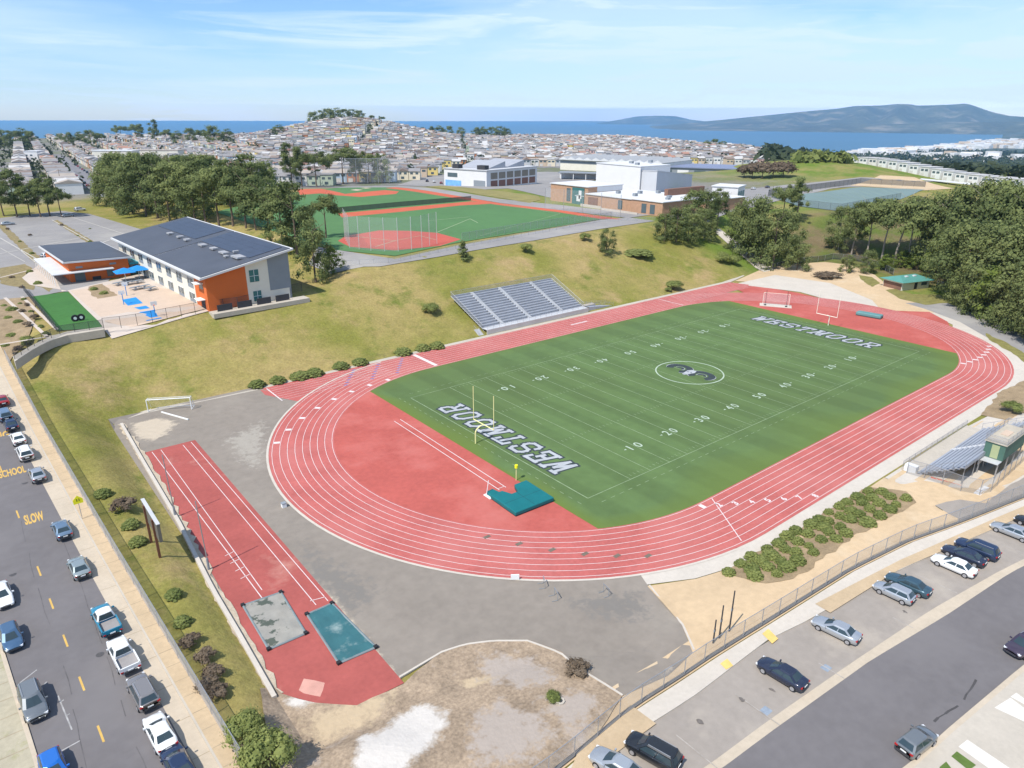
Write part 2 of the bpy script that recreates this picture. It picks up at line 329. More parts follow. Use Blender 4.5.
def ground_mat():
    m=bpy.data.materials.new('hillside_grass'); m.use_nodes=True; nt=m.node_tree; b=nt.nodes['Principled BSDF']; b.inputs['Roughness'].default_value=.95; b.inputs['Specular IOR Level'].default_value=.1
    g=nt.nodes.new('ShaderNodeNewGeometry')
    def noise(s,d=5,r=.6,off=0):
        mp=nt.nodes.new('ShaderNodeMapping'); mp.inputs['Location'].default_value=(off,off*2,0); nt.links.new(g.outputs['Position'],mp.inputs['Vector'])
        n=nt.nodes.new('ShaderNodeTexNoise'); n.inputs['Scale'].default_value=s; n.inputs['Detail'].default_value=d; n.inputs['Roughness'].default_value=r; nt.links.new(mp.outputs[0],n.inputs['Vector']); return n.outputs['Fac']
    def mr(o,a,b_,c=0,d=1):
        r=nt.nodes.new('ShaderNodeMapRange'); r.inputs['From Min'].default_value=a; r.inputs['From Max'].default_value=b_; r.inputs['To Min'].default_value=c; r.inputs['To Max'].default_value=d; nt.links.new(o,r.inputs['Value']); return r.outputs[0]
    def mix(f,A,B):
        x=nt.nodes.new('ShaderNodeMix'); x.data_type='RGBA'
        nt.links.new(f,x.inputs['Factor'])
        for k,v in (('A',A),('B',B)):
            if isinstance(v,tuple): x.inputs[k].default_value=(*v,1)
            else: nt.links.new(v,x.inputs[k])
        return x.outputs['Result']
    c=mix(mr(noise(.035),.40,.62),(.205,.200,.046),(.325,.255,.098))
    c=mix(mr(noise(.09,6,.7,30),.54,.68),c,(.150,.170,.036))
    c=mix(mr(noise(.05,6,.7,70),.53,.68),c,(.37,.27,.125))
    c=mix(mr(noise(.12,6,.75,11),.64,.72),c,(.15,.125,.055))
    def att(n):
        a=nt.nodes.new('ShaderNodeAttribute'); a.attribute_name=n; return a.outputs['Fac']
    c=mix(att('green'),c,mix(mr(noise(.05,5,.6,5),.42,.6),(.125,.185,.03),(.245,.220,.075)))
    c=mix(att('wood'),c,mix(mr(noise(.09,5,.6,5),.42,.6),(.10,.13,.03),(.17,.13,.07)))
    c=mix(att('town'),c,mix(mr(noise(.03,5,.7,3),.46,.56),(.21,.20,.20),(.15,.165,.10)))
    c=mix(att('far'),c,mix(mr(noise(.004,6,.7,3),.46,.60),(.045,.068,.045),(.16,.15,.13)))
    f=mr(noise(1.9,5,.7),.3,.7,.80,1.20); f2=mr(noise(.35,4,.7),.3,.7,.88,1.12)
    mm=nt.nodes.new('ShaderNodeMath'); mm.operation='MULTIPLY'; nt.links.new(f,mm.inputs[0]); nt.links.new(f2,mm.inputs[1])
    sv=nt.nodes.new('ShaderNodeVectorMath'); sv.operation='SCALE'; nt.links.new(c,sv.inputs[0]); nt.links.new(mm.outputs[0],sv.inputs['Scale']); nt.links.new(sv.outputs[0],b.inputs['Base Color'])
    bp=nt.nodes.new('ShaderNodeBump'); bp.inputs['Strength'].default_value=.6; bp.inputs['Distance'].default_value=.35; nt.links.new(noise(1.1,5,.7),bp.inputs['Height']); nt.links.new(bp.outputs[0],b.inputs['Normal'])
    return m
me.materials.append(ground_mat()); struct(link('ground',me))
sea_m=mat('sea_water',(.035,.110,.175),.35,.10,.0006,spec=.35)
mb=MB(); mb.prism([(CAM.x+30000*math.cos(t),CAM.y+30000*math.sin(t)) for t in np.linspace(0,2*PI,181)[:-1]],-193,-190); struct(mb.build('sea',sea_m))
def ridge(name,dist,prof,depth,seed,m):
    """far headland: a real ridge with slopes on both sides; prof = (bearing px at the skyline, skyline row)"""
    pxs=np.linspace(prof[0][0],prof[-1][0],90); rows=np.interp(pxs,[p[0] for p in prof],[p[1] for p in prof]); r_=np.random.default_rng(seed)
    n=90; k=13; V=[]
    ph=[(r_.uniform(.15,1.6),r_.uniform(0,6)) for _ in range(9)]
    for i,(px,row) in enumerate(zip(pxs,rows)):
        d=ray(px,row); d=d/math.hypot(d.x,d.y); top=CAM.z+d.z*dist
        for j in range(k):
            s=(j/(k-1))*2-1; hgt=max(0,(1-abs(s)**1.25)); sp_=sum(math.sin(f*i*.7+p+abs(s)*3)*.09 for f,p in ph)*(abs(s)*(1-abs(s))*3)
            z=-195+(top+195)*max(0,min(1.0,hgt*(1+sp_))) ; q=dist+s*depth
            V.append((CAM.x+d.x*q,CAM.y+d.y*q,z))
    F=[(i*k+j,i*k+j+1,(i+1)*k+j+1,(i+1)*k+j) for i in range(n-1) for j in range(k-1)]
    o=MB(); o.v=V; o.f=[f[::-1] for f in F]; o.m=[0]*len(F); return struct(o.build(name,m,smooth=True))
hm=mat('headland_scrub',(.085,.085,.050),.95,.35,.0012,fine=.3,big=((.26,.22,.15),.0016,.52,.14))
ridge('hills',19000,[(640,127.5),(700,122),(760,116),(820,110),(835,109),(855,106),(880,105.5),(900,103.8),(918,105.5),(940,105.2),(960,104),(966,103.3),(975,106),(990,111.5),(1010,116),(1040,117.5),(1090,119)],3600,3,hm)
ridge('hills',26000,[(590,124.5),(612,121),(636,116.5),(655,115.6),(676,116.2),(690,119.5),(715,122.5),(760,123)],2500,5,hm)
ridge('hills',15500,[(650,129.5),(720,128),(800,126),(850,123.5),(900,124),(960,121.5),(1040,122),(1100,121)],1500,8,hm)
# ------------------------------------------------------------------ track and field
CY=.75; HS=42.5; RI=36.25; RO=46.1
def oval(r,n=48,hs=HS,cy=CY):
    return [(hs+r*math.cos(t),cy+r*math.sin(t)) for t in np.linspace(-PI/2,PI/2,n)]+[(-hs+r*math.cos(t),cy+r*math.sin(t)) for t in np.linspace(PI/2,3*PI/2,n)]
def ringmesh(mb,r0,r1,z,n=48):
    A=oval(r0,n); B=oval(r1,n); k=len(A); mb.add([(x,y,z) for x,y in A]+[(x,y,z) for x,y in B],[(i,k+i,k+(i+1)%k,(i+1)%k) for i in range(k)])
mb=MB(); ts_=np.linspace(R(98),R(262),60); mb.add([(-HS+r*math.cos(t),CY+r*math.sin(t),.045) for r in(RO+.26,RO+.62) for t in ts_],[(i,i+1,61+i,60+i) for i in range(59)]); mb.f=[f[::-1] for f in mb.f]; struct(mb.build('track_kerb','concw'))
mb=MB(); ringmesh(mb,RI-.3,RO+.25,.03); struct(mb.build('running_track','track'))
# chutes, behind the oval
sheet_=lambda *a,**k: struct(sheet(*a,**k))
sheet_('track_chute',[(-76.2,47.2),(-76.5,43.5),(-71,33),(-40,39),(80,39),(84,41),(82,47.2)],'track',flat=.022)
sheet_('track_infield',[(-HS+RI*math.cos(t),CY+RI*math.sin(t)) for t in np.linspace(PI/2,3*PI/2,40)],'dzone',flat=.018)
sheet_('track_infield',[(HS+RI*math.cos(t),CY+RI*math.sin(t)) for t in np.linspace(-PI/2,PI/2,40)],'dzone',flat=.018)
sheet_('track_surround',[(80,48.4),(84,43.4),(86.5,25),(83.5,1),(95,-10.5),(88,-18),(80,-22),(70,-2),(70,30)],'dzone',flat=.014)
tl=[(-59.4,29.5),(-59.4,-31.5)]; tr=[(60.2,27.5),(60.2,-30.5)]
def in_oval(x): # y extents of the inner edge at x
    e=max(0,abs(x)-HS); return math.sqrt(max(0,(RI-.3)**2-e*e))
xs=np.linspace(-59.4,60.2,70); outl=[(x,CY-in_oval(x)) for x in xs]+[(x,CY+in_oval(x)) for x in xs[::-1]]
def turf_mat():
    m=M['turf']; nt=m.node_tree; b=nt.nodes['Principled BSDF']; src=b.inputs['Base Color'].links[0].from_socket
    at=nt.nodes.new('ShaderNodeAttribute'); at.attribute_name='rim'; x=nt.nodes.new('ShaderNodeMix'); x.data_type='RGBA'
    nt.links.new(at.outputs['Fac'],x.inputs['Factor']); g=nt.nodes.new('ShaderNodeNewGeometry'); wv=nt.nodes.new('ShaderNodeTexWave'); wv.inputs['Scale'].default_value=.0344; wv.inputs['Distortion'].default_value=.6; wv.inputs['Detail'].default_value=1
    nt.links.new(g.outputs['Position'],wv.inputs['Vector']); mr=nt.nodes.new('ShaderNodeMapRange'); mr.inputs['From Min'].default_value=.35; mr.inputs['From Max'].default_value=.65; mr.inputs['To Min'].default_value=.93; mr.inputs['To Max'].default_value=1.07; nt.links.new(wv.outputs['Fac'],mr.inputs['Value'])
    sv=nt.nodes.new('ShaderNodeVectorMath'); sv.operation='SCALE'; nt.links.new(src,sv.inputs[0]); nt.links.new(mr.outputs[0],sv.inputs['Scale']); nt.links.new(sv.outputs[0],x.inputs['A']); x.inputs['B'].default_value=(.125,.175,.030,1); nt.links.new(x.outputs['Result'],b.inputs['Base Color'])
turf_mat()
mbf=[]; gx_=np.linspace(-59.4,60.2,140); V=[]
for x in gx_:
    e=in_oval(x)
    for t in np.linspace(-1,1,90): V.append((x,CY+e*t,.036))
fld=MB(); fld.add(V,[(i*90+j,(i+1)*90+j,(i+1)*90+j+1,i*90+j+1) for i in range(139) for j in range(89)])
rim=[]
for x,y,_ in V:
    e=in_oval(x); d1=min(x+59.4,60.2-x); d2=y-(CY-e); d3=(CY+e)-y; w_=1+.5*math.sin(x*.21+y*.13)+.4*math.sin(x*.07-y*.31)
    rim.append(max(0,min(1,max(.85*(1-d1/(4.0*w_)),.6*(1-d2/(6.0*w_)),.3*(1-d3/4)))))
fld.t=rim; me=fld.mesh('playing_field','turf'); me.attributes['tint'].name='rim'; field=struct(link('playing_field',me))
# lane lines
mb=MB()
for i in range(0,9): ringmesh(mb,RI+i*1.2-.037,RI+i*1.2+.037,.042)
for i in range(2,9):  # chute lines
    for a,b in((-75,-50),(50,83)): stripe(mb,(a,CY+RI+i*1.2-.6),(b,CY+RI+i*1.2-.6),.07,.041)
stripe(mb,(-75,38.5),(-75,46.6),.25,.041); stripe(mb,(-40.5,37.3),(-40.5,46.8),.9,.043); stripe(mb,(45.2,37.2),(45.2,46.8),.25,.043)
stripe(mb,(-40.8,-35.6),(-46.8,-44.6),.13,.043)
stripe(mb,(5,42.4),(11,42.4),.45,.043)
def lanepos(t,lane,side): # boxed lane marks on the curves
    r=RI+lane*1.2+.6; cx=HS*side; return (cx+r*math.cos(t),CY+r*math.sin(t))
for side,t0,dt in ((1,-PI/2+.30,.060),(-1,PI/2+.30,.115),(-1,-PI/2+.02,.0)):
    for l in range(8):
        t=t0+dt*l*(1 if side>0 else 1); 
        if dt==0: p=(-HS-1.2+2.2*l,CY-(RI+l*1.2+.6)); tt=-PI/2
        else: p=lanepos(t,l,side); tt=t
        tang=Vector((-math.sin(tt),math.cos(tt))); nor=Vector((math.cos(tt),math.sin(tt)))
        if dt: 
            a=Vector(p)-nor*.5; b=Vector(p)+nor*.5; stripe(mb,a,b,.75,.043)
        else: text_into(mb,str(l+1),p,(-nor.y,nor.x),tuple(-nor),1.0,.7,z=.043,offset=.03)
text_extra=[]
struct(mb.build('lane_markings','line'))
mb=MB()
for i in range(6):  # dark start marks on the near curve
    p=PT(486+[1,33,66,99,131,162][i],[537,544,550,554,556,556][i]); stripe(mb,(p.x-.5,p.y),(p.x+.5,p.y+.0),.55,.0425)
struct(mb.build('relay_zone_markings',mat('relay_mark_paint',(.16,.13,.10),.9,.15,1)))
mb=MB()
for i in range(3):
    for j in range(7): stripe(mb,(-62+i*6+j*.9,CY+RI+1.2*j+1.6),(-61.2+i*6+j*.9,CY+RI+1.2*j+1.6),.5,.0435)
struct(mb.build('hurdle_markings',mat('blue_paint',(.20,.19,.36),.8,.1,1)))
# field markings
YD=.9144; mb=MB(); zl=.046
for i in range(21): stripe(mb,((-50+5*i)*YD,-24.38),((-50+5*i)*YD,24.38),.11,zl)
for s in(-1,1):
    stripe(mb,(-60*YD,s*24.45),(60*YD,s*24.45),.11,zl+.001); stripe(mb,(s*60*YD,-24.4),(s*60*YD,24.4),.16,zl+.001)
    for i in range(100):
        stripe(mb,((-50+i)*YD,s*8.13-.3),((-50+i)*YD,s*8.13+.3),.09,zl+.001)
        stripe(mb,((-50+i)*YD,s*23.5-.3),((-50+i)*YD,s*23.5+.3),.07,zl+.001)
    for i in range(60): stripe(mb,(-54+i*1.85,s*26.4),(-53.1+i*1.85,s*26.4),.08,zl)
    for i in range(28): stripe(mb,(s*56.7,-25+i*1.85),(s*56.7,-24.2+i*1.85),.09,zl)
    stripe(mb,(s*47*YD,-.9),(s*47*YD,.9),.1,zl)
struct(mb.build('yard_line_markings','fline',field))
mb=MB()
for i,n in enumerate(['1 0','2 0','3 0','4 0','5 0','4 0','3 0','2 0','1 0']):
    x=(-40+10*i)*YD
    for s in(-1,1):
        text_into(mb,n,(x,s*17.05),(-s,0),(0,-s),1.8,2.8,z=.047,offset=.012)
        if n!='5 0':
            d=-1 if i<4 else 1; c=x+d*2.1; mb.add([(c,s*17.05-.2,.047),(c,s*17.05+.2,.047),(c+d*.55,s*17.05,.047)],[(0,1,2) if d<0 else (2,1,0)])
struct(mb.build('yard_number_markings','fnum',field))
# slab-serif block lettering, built stroke by stroke
GL={'W':([[(0,1),(.24,0),(.5,.72),(.76,0),(1,1)]],[(0,1),(1,1)]),
'E':([[(.12,0),(.12,1)],[(0,1),(1,1),(1,.74)],[(0,0),(1,0),(1,.26)],[(.12,.5),(.66,.5)],[(.66,.36),(.66,.64)]],[]),
'S':([[(.98,.72),(.98,.84),(.82,1),(.18,1),(.02,.84),(.02,.66),(.18,.53),(.82,.47),(.98,.34),(.98,.16),(.82,0),(.18,0),(.02,.16),(.02,.28)]],[]),
'T':([[(.5,0),(.5,1)],[(0,.74),(0,1),(1,1),(1,.74)]],[(.5,0)]),
'M':([[(.05,0),(.12,1),(.5,.2),(.88,1),(.95,0)]],[(.05,0),(.95,0),(.08,1),(.92,1)]),
'O':([[(.25,0),(.05,.2),(.05,.8),(.25,1),(.75,1),(.95,.8),(.95,.2),(.75,0),(.25,0)]],[]),
'R':([[(.12,0),(.12,1)],[(0,1),(.8,1),(.96,.86),(.96,.62),(.8,.48),(.12,.48)],[(.55,.48),(.92,0)]],[(.12,0),(.92,0)])}
def stroke_word(word,org,u,v,H,Wl,gap,shear,w,z):
    out=MB(); u=Vector(u); v=Vector(v); n=len(word); tot=n*Wl+(n-1)*gap
    for k,ch in enumerate(word):
        x0=-tot/2+k*(Wl+gap); wl=Wl
        T=lambda p:Vector(org)+u*(x0+p[0]*wl+shear*(p[1]-.5)*H)+v*((p[1]-.5)*H)
        segs=[(a,b) for pl in GL[ch][0] for a,b in zip(pl,pl[1:])]+[((s[0]-.17,s[1]),(s[0]+.17,s[1])) for s in GL[ch][1]]
        for a,b in segs:
            A,B=T(a),T(b); d=(B-A).normalized(); A-=d*w*.5; B+=d*w*.5; z+=.00001; stripe(out,A,B,w,z)
    return out
for org,u,v in(((-51.3,.1),(0,1),(-1,0)),((50.4,.0),(0,-1),(1,0))):
    a=stroke_word('WESTMOOR',org,u,v,4.2,2.6,1.62,.28,1.30,.050); struct(a.build('end_zone_lettering_outline','letter_dark',field))
    a=stroke_word('WESTMOOR',org,u,v,4.2,2.6,1.62,.28,.66,.055); struct(a.build('end_zone_lettering','letter',field))
# midfield emblem: white ring round a horned ram head
mb=MB(); n=64
def disc(mb,c,r0,r1,z,n=64,t0=0,t1=2*PI):
    ts=np.linspace(t0,t1,n+1); mb.add([(c[0]+r0*math.cos(t),c[1]+r0*math.sin(t),z) for t in ts]+[(c[0]+r1*math.cos(t),c[1]+r1*math.sin(t),z) for t in ts],[(i,n+1+i,n+2+i,i+1) for i in range(n)])
disc(mb,(0,0),7.0,7.28,.049); struct(mb.build('midfield_ring','fnum',field))
mb=MB(); mw=MB()
for s in(-1,1):
    for (r0,r1,t0,t1) in((1.3,2.75,-2.6,2.3),(.35,.95,-2.2,1.5)):
        ts=np.linspace(t0,t1,25); c=(0.4,s*2.9)
        for bb,ra,rb,z in((mb,r0,r1,.0495),(mw,r1-.04,r1+.10,.0505)):
            vs=[(c[0]+(ra)*math.cos(t),c[1]+s*ra*math.sin(t)*1.1,z) for t in ts]+[(c[0]+rb*math.cos(t)*(1-.1*k/24),c[1]+s*rb*math.sin(t)*1.1,z) for k,t in enumerate(ts)]
            f=[(i,25+i,26+i,i+1) for i in range(24)]; bb.add(vs,f if s>0 else [q[::-1] for q in f])
mw.add([(x,y,.0515) for x,y in((1.7,-.55),(1.7,.55),(.6,1.0),(-1.2,.62),(-2.1,.35),(-2.1,-.35),(-1.2,-.62),(.6,-1.0))],[tuple(range(8))])
for s in(-1,1): mb.add([(x,s*y,.0525) for x,y in((.3,.25),(.0,.7),(-.2,.65),(-.1,.2))],[(0,1,2,3) if s>0 else (3,2,1,0)]); mb.add([(x,s*y,.0525) for x,y in((-1.5,.08),(-1.6,.28),(-1.85,.25),(-1.8,.06))],[(0,1,2,3) if s>0 else (3,2,1,0)])
struct(mb.build('emblem_dark_shapes','letter_dark',field)); struct(mw.build('emblem_white_shapes','letter',field))
# pole-vault runway lines on the infield
mb=MB()
for o in(-.62,.62): stripe(mb,(-62.35+o,16.7),(-62.75+o,-14.6),.13,.041)
stripe(mb,(-63.3,-14.2),(-62.1,-14.2),.1,.041); struct(mb.build('vault_runway_markings','line'))
# ------------------------------------------------------------------ aprons, paths, streets
def PX(L,z=0.): return [tuple(P(px,py,z)[:2]) for px,py in L]
def PXT(L): return [tuple(PT(px,py)[:2]) for px,py in L]
apron_o=sheet_('asphalt_apron',[(-103.2,47.5),(-97,49.2),(-76.3,48.6),(-75,44),(-70,36),(-60,20),(-60,-35),(-63.5,-43.3),(-66,-50),(-69,-53.8),(-73.5,-54.3),(-78.9,-53.4),(-79.2,-49.5),(-79,-45),(-80.5,-41.5),(-83.4,-39.2),(-86,-37.8),(-88.5,-37.2),(-93.7,-37.5),(-96,-20),(-103.2,-20)],'apron',layer=.004,grid=1.3)
sheet_('runway_surface',PX([(143,453),(195,440),(404,683),(357,706),(315,703),(281,694)]),'runway',flat=.012)
mb=MB()
def ln(a,b,w=.09): 
    a=P(*a);b=P(*b); stripe(mb,a,b,w,.018)
ln((152,452),(268,606),.10); ln((161,450),(262,590)); ln((183,445),(316,605)); ln((191,442),(328,601))
for k in range(4): ln((225+k*5.2,556+k*7.6),(235+k*5.2,551+k*7.6))
ln((310,601),(325,597)); struct(mb.build('runway_markings','line'))
# worn pale patch on the runway's end
sheet_('runway_wear',PX([(297,690),(303,680),(326,683),(320,697)]),mat('worn_runway',(.56,.30,.24),.9,.15,.5),flat=.0155,jit=.25,step=.8)
conc_near=sheet_('concrete_walk',[(-63.4,-43),(-62.4,-40.8)]+[(-HS+46.3*math.cos(t),CY+46.3*math.sin(t)) for t in np.linspace(R(-118),R(-90),6)]+[(40,-45.55)]+[(HS+46.3*math.cos(t),CY+46.3*math.sin(t)) for t in np.linspace(-PI/2,R(-28),16)]+[(86,-20),(93,-11),(97,-10),(94,-22),(84,-36),(72,-45),(58,-49.3),(40,-50.2),(10,-48.2),(-15,-48.2),(-38,-48.6),(-52,-47.4),(-58,-45.8)],'concw',flat=.008)
sheet_('concrete_edging',[(-103,48),(-97,49.6),(-76,48.4),(-40,48.7),(-20,48.7),(80,48.7),(96,51.5),(95,50.0),(82,46.9),(-76,46.9),(-97,48.2),(-102.4,47.2)],'conc',layer=.020,flat=0)
# thin kerb of the apron's lawn side and the wall kerb by the dirt
mb=MB()
kerb=[(-93.7,-37.5),(-88.5,-37.2),(-86,-37.8),(-83.4,-39.2),(-80.5,-41.5),(-79,-45),(-79.2,-49.5),(-78.9,-53.4)]
struct(ribbon('apron_kerb',kerb,offset_line(kerb,-.22),'concw',layer=.17,step=1,thick=.2))
k2=[(-63.4,-43.2),(-66,-50),(-68.7,-53.6)]; struct(ribbon('apron_kerb',k2,offset_line(k2,.22),'concw',layer=.06,step=1,thick=.2))
# scrubby dirt by the fence and chalky gravel on it
dirt_o=sheet_('dirt_ground',[(-105,-31)]+PX([(274,689),(282,695),(315,703.5),(357,706.5),(403,684)])+kerb[1:]+[(-84,-55.2),(-92,-55.6),(-100,-56),(-106,-54),(-107.5,-45),(-106.2,-36)],'dirt',layer=.12,jit=.12,step=1.5,grid=.8)

def patch_attr(o,patches,names=('chalk','ash','tan')):
    me=o.data; n=len(me.vertices); val=np.zeros((3,n),np.float32)
    for ch,poly,soft in patches:
        pl=[Vector(p) for p in poly]; m=len(pl)
        for i,v in enumerate(me.vertices):
            x,y=v.co.x,v.co.y; ins=False; d=1e9
            for k in range(m):
                a,b=pl[k],pl[(k+1)%m]
                if (a.y>y)!=(b.y>y) and x<(b.x-a.x)*(y-a.y)/(b.y-a.y)+a.x: ins=not ins
                e=b-a; t=max(0,min(1,((x-a.x)*e.x+(y-a.y)*e.y)/max(e.length_squared,1e-9))); d=min(d,math.hypot(x-a.x-t*e.x,y-a.y-t*e.y))
            q=.5+.5*(d if ins else -d)/soft; val[ch,i]=max(val[ch,i],min(1,max(0,q)))
    for ch,nm in enumerate(names): me.attributes.new(nm,'FLOAT','POINT').data.foreach_set('value',val[ch])
def patch_mat(m,chans,bump=True):
    pass
    nt=m.node_tree; b=nt.nodes['Principled BSDF']; cur=b.inputs['Base Color'].links[0].from_socket; g=nt.nodes.new('ShaderNodeNewGeometry')
    for nm,col,amp in chans:
        at=nt.nodes.new('ShaderNodeAttribute'); at.attribute_name=nm; n=nt.nodes.new('ShaderNodeTexNoise'); n.inputs['Scale'].default_value=.9; n.inputs['Detail'].default_value=8; n.inputs['Roughness'].default_value=.72; nt.links.new(g.outputs['Position'],n.inputs['Vector'])
        a=nt.nodes.new('ShaderNodeMath'); a.operation='MULTIPLY_ADD'; a.inputs[1].default_value=amp; nt.links.new(n.outputs['Fac'],a.inputs[0]); s1=nt.nodes.new('ShaderNodeMath'); s1.operation='SUBTRACT'; s1.inputs[1].default_value=.5*amp; nt.links.new(at.outputs['Fac'],a.inputs[2]); nt.links.new(a.outputs[0],s1.inputs[0])
        r=nt.nodes.new('ShaderNodeMapRange'); r.inputs['From Min'].default_value=.46; r.inputs['From Max'].default_value=.66; nt.links.new(s1.outputs[0],r.inputs['Value'])
        mu=nt.nodes.new('ShaderNodeMath'); mu.operation='MULTIPLY'; gt=nt.nodes.new('ShaderNodeMath'); gt.operation='GREATER_THAN'; gt.inputs[1].default_value=.01; nt.links.new(at.outputs['Fac'],gt.inputs[0]); nt.links.new(r.outputs[0],mu.inputs[0]); nt.links.new(gt.outputs[0],mu.inputs[1])
        x=nt.nodes.new('ShaderNodeMix'); x.data_type='RGBA'; nt.links.new(mu.outputs[0],x.inputs['Factor']); nt.links.new(cur,x.inputs['A'])
        sv=nt.nodes.new('ShaderNodeVectorMath'); sv.operation='SCALE'; sv.inputs[0].default_value=col; r2=nt.nodes.new('ShaderNodeMapRange'); r2.inputs['To Min'].default_value=.8; r2.inputs['To Max'].default_value=1.15; nt.links.new(n.outputs['Fac'],r2.inputs['Value']); nt.links.new(r2.outputs[0],sv.inputs['Scale'])
        nt.links.new(sv.outputs[0],x.inputs['B']); cur=x.outputs['Result']
    nt.links.new(cur,b.inputs['Base Color'])
    if not bump: return
    bp=nt.nodes.new('ShaderNodeBump'); bp.inputs['Strength'].default_value=.5; bp.inputs['Distance'].default_value=.12; n=nt.nodes.new('ShaderNodeTexNoise'); n.inputs['Scale'].default_value=2.5; n.inputs['Detail'].default_value=8; nt.links.new(g.outputs['Position'],n.inputs['Vector']); nt.links.new(n.outputs['Fac'],bp.inputs['Height']); nt.links.new(bp.outputs[0],b.inputs['Normal'])
patch_mat(M['dirt'],(('tan',(.50,.385,.25),.9),('ash',(.385,.325,.275),1.2),('chalk',(.60,.555,.50),.75)))
patch_mat(M['apron'],(('pale',(.35,.315,.265),1.3),('dark',(.20,.182,.160),1.3),('tan',(.50,.42,.32),1.0)),False)
patch_attr(apron_o,[(2,PX([(130,424),(160,417),(178,422),(168,434),(150,442),(136,438)]),2.4),(2,PX([(205,455),(240,500),(285,560),(335,598),(400,680),(386,660),(330,605),(280,566),(232,506),(198,448)]),1.6),(0,PX([(225,440),(265,420),(262,470),(245,465)]),4),(1,PX([(300,540),(380,590),(350,620),(310,580)]),5),(1,PX([(560,600),(640,590),(650,620),(600,620)]),4),(2,PX([(640,700),(680,662),(690,655),(650,695)]),1.2)],('pale','dark','tan'))
patch_attr(dirt_o,[(0,PXT([(358,738),(380,730),(405,712),(418,704),(445,708),(450,722),(438,742),(425,754),(405,775),(385,785),(352,785),(352,760)]),2.2),(0,PXT([(300,686),(322,692),(318,703),(296,712),(284,704)]),1.6),
 (1,PXT([(470,715),(500,700),(540,715),(560,735),(520,768),(470,768)]),3.5),(1,PXT([(480,655),(530,655),(560,680),(520,690),(480,680)]),3.),(1,PXT([(540,700),(580,690),(605,705),(570,740)]),2.5),(2,PXT([(455,682),(510,671),(512,676),(470,690)]),.8),(2,PXT([(300,720),(350,700),(400,690),(380,720),(320,750)]),3.),(2,PXT([(470,664),(495,659),(492,665)]),.6),(2,PXT([(575,745),(620,705),(630,715),(590,755)]),2.)])
# sand lot beside the near straight
FENCE_S=PXT([(520,798),(563,767),(629,711),(706,661),(767,623),(850,571),(908,542),(963,522),(1023,498),(1060,486)])
def ext(L,a=0,b=70):
    p0,p1=Vector(L[0]),Vector(L[1]); q0,q1=Vector(L[-2]),Vector(L[-1]); return ([tuple(p0-(p1-p0).normalized()*a)] if a else [])+list(L)+([tuple(q1+(q1-q0).normalized()*b)] if b else [])
sheet_('sand_lot',[(-63.6,-43.2),(-58,-45.9),(-52,-47.5),(-38,-48.7),(-15,-48.3),(-16,-50)]+[(p[0],p[1]+.9) for p in FENCE_S[7:2:-1]]+[(-68.6,-53.4),(-66,-50)],'sand',layer=.012,grid=2.5)
sheet_('sand_lot',[(-22,-48.9),(38,-49.8),(46,-58),(30,-66),(10,-66),(-6,-64.5),(-20,-57)],'sand',layer=.007,grid=3)
struct(ribbon('fence_verge',[(p[0],p[1]-.2) for p in FENCE_S],[(p[0]-.5,p[1]+3.2) for p in FENCE_S],'sand',layer=.003))
sheet_('planting_bed',PX([(722,575),(765,588),(793,585),(832,556),(872,530),(915,508),(905,496),(870,488),(850,496),(800,528),(745,560)],.1),'bed',layer=.05,jit=.35,step=1.2,grid=3)
sheet_('concrete_walk',[(-15,-48.4),(-16,-51),(-12,-56.5),(-8,-60.5),(-3,-63),(12,-63.5),(30,-60),(38,-50.4),(10,-48.4)],'concw',layer=.010,grid=3)
sheet_('parking_spur',PXT([(934,505),(960,500),(985,503),(1024,476),(1060,462),(1060,484),(1023,497),(963,521),(950,515)]),'lot',layer=.028,jit=.2,step=2,grid=3)
sheet_('sand_lot',PXT([(975,498),(990,488),(1005,468),(1024,455),(1050,445),(1060,462),(1024,476)]),'sand',layer=.026,jit=.2,step=2,grid=3)
# east end: sandy court and drive
sheet_('sand_lot',PXT([(735,281),(760,270),(790,264),(825,262),(850,265),(875,275),(890,287),(912,297),(945,302),(960,310),(930,313),(905,311),(870,310),(800,292),(750,282)]),'sand',layer=.012,grid=4)
sheet_('concrete_court',PXT([(735,284),(775,275),(830,283),(872,300),(880,309),(850,306),(800,292)]),'concw',layer=.020,grid=4)
sheet_('drive_asphalt',PXT([(905,303),(945,302),(985,318),(1030,338),(1060,360),(1045,372),(1000,345),(960,322),(925,309)]),'lotgrey',layer=.024,grid=4)
for i,q in enumerate(([(858,275),(872,277),(880,283),(872,287),(862,280)],[(885,290),(895,289),(912,294),(940,295),(948,303),(925,305),(900,299)],[(985,333),(1005,342),(1040,362),(1040,374),(1010,352),(990,340)],[(980,415),(1000,392),(1030,378),(1030,412),(1005,420)])):
    sheet_('grass_verge',PXT(q),mat('dry_verge',(.21,.19,.06),.95,.2,.6,fine=.2) if i!=3 else M['bed'],layer=.034,jit=.3,step=1.5,grid=3,seed=i)
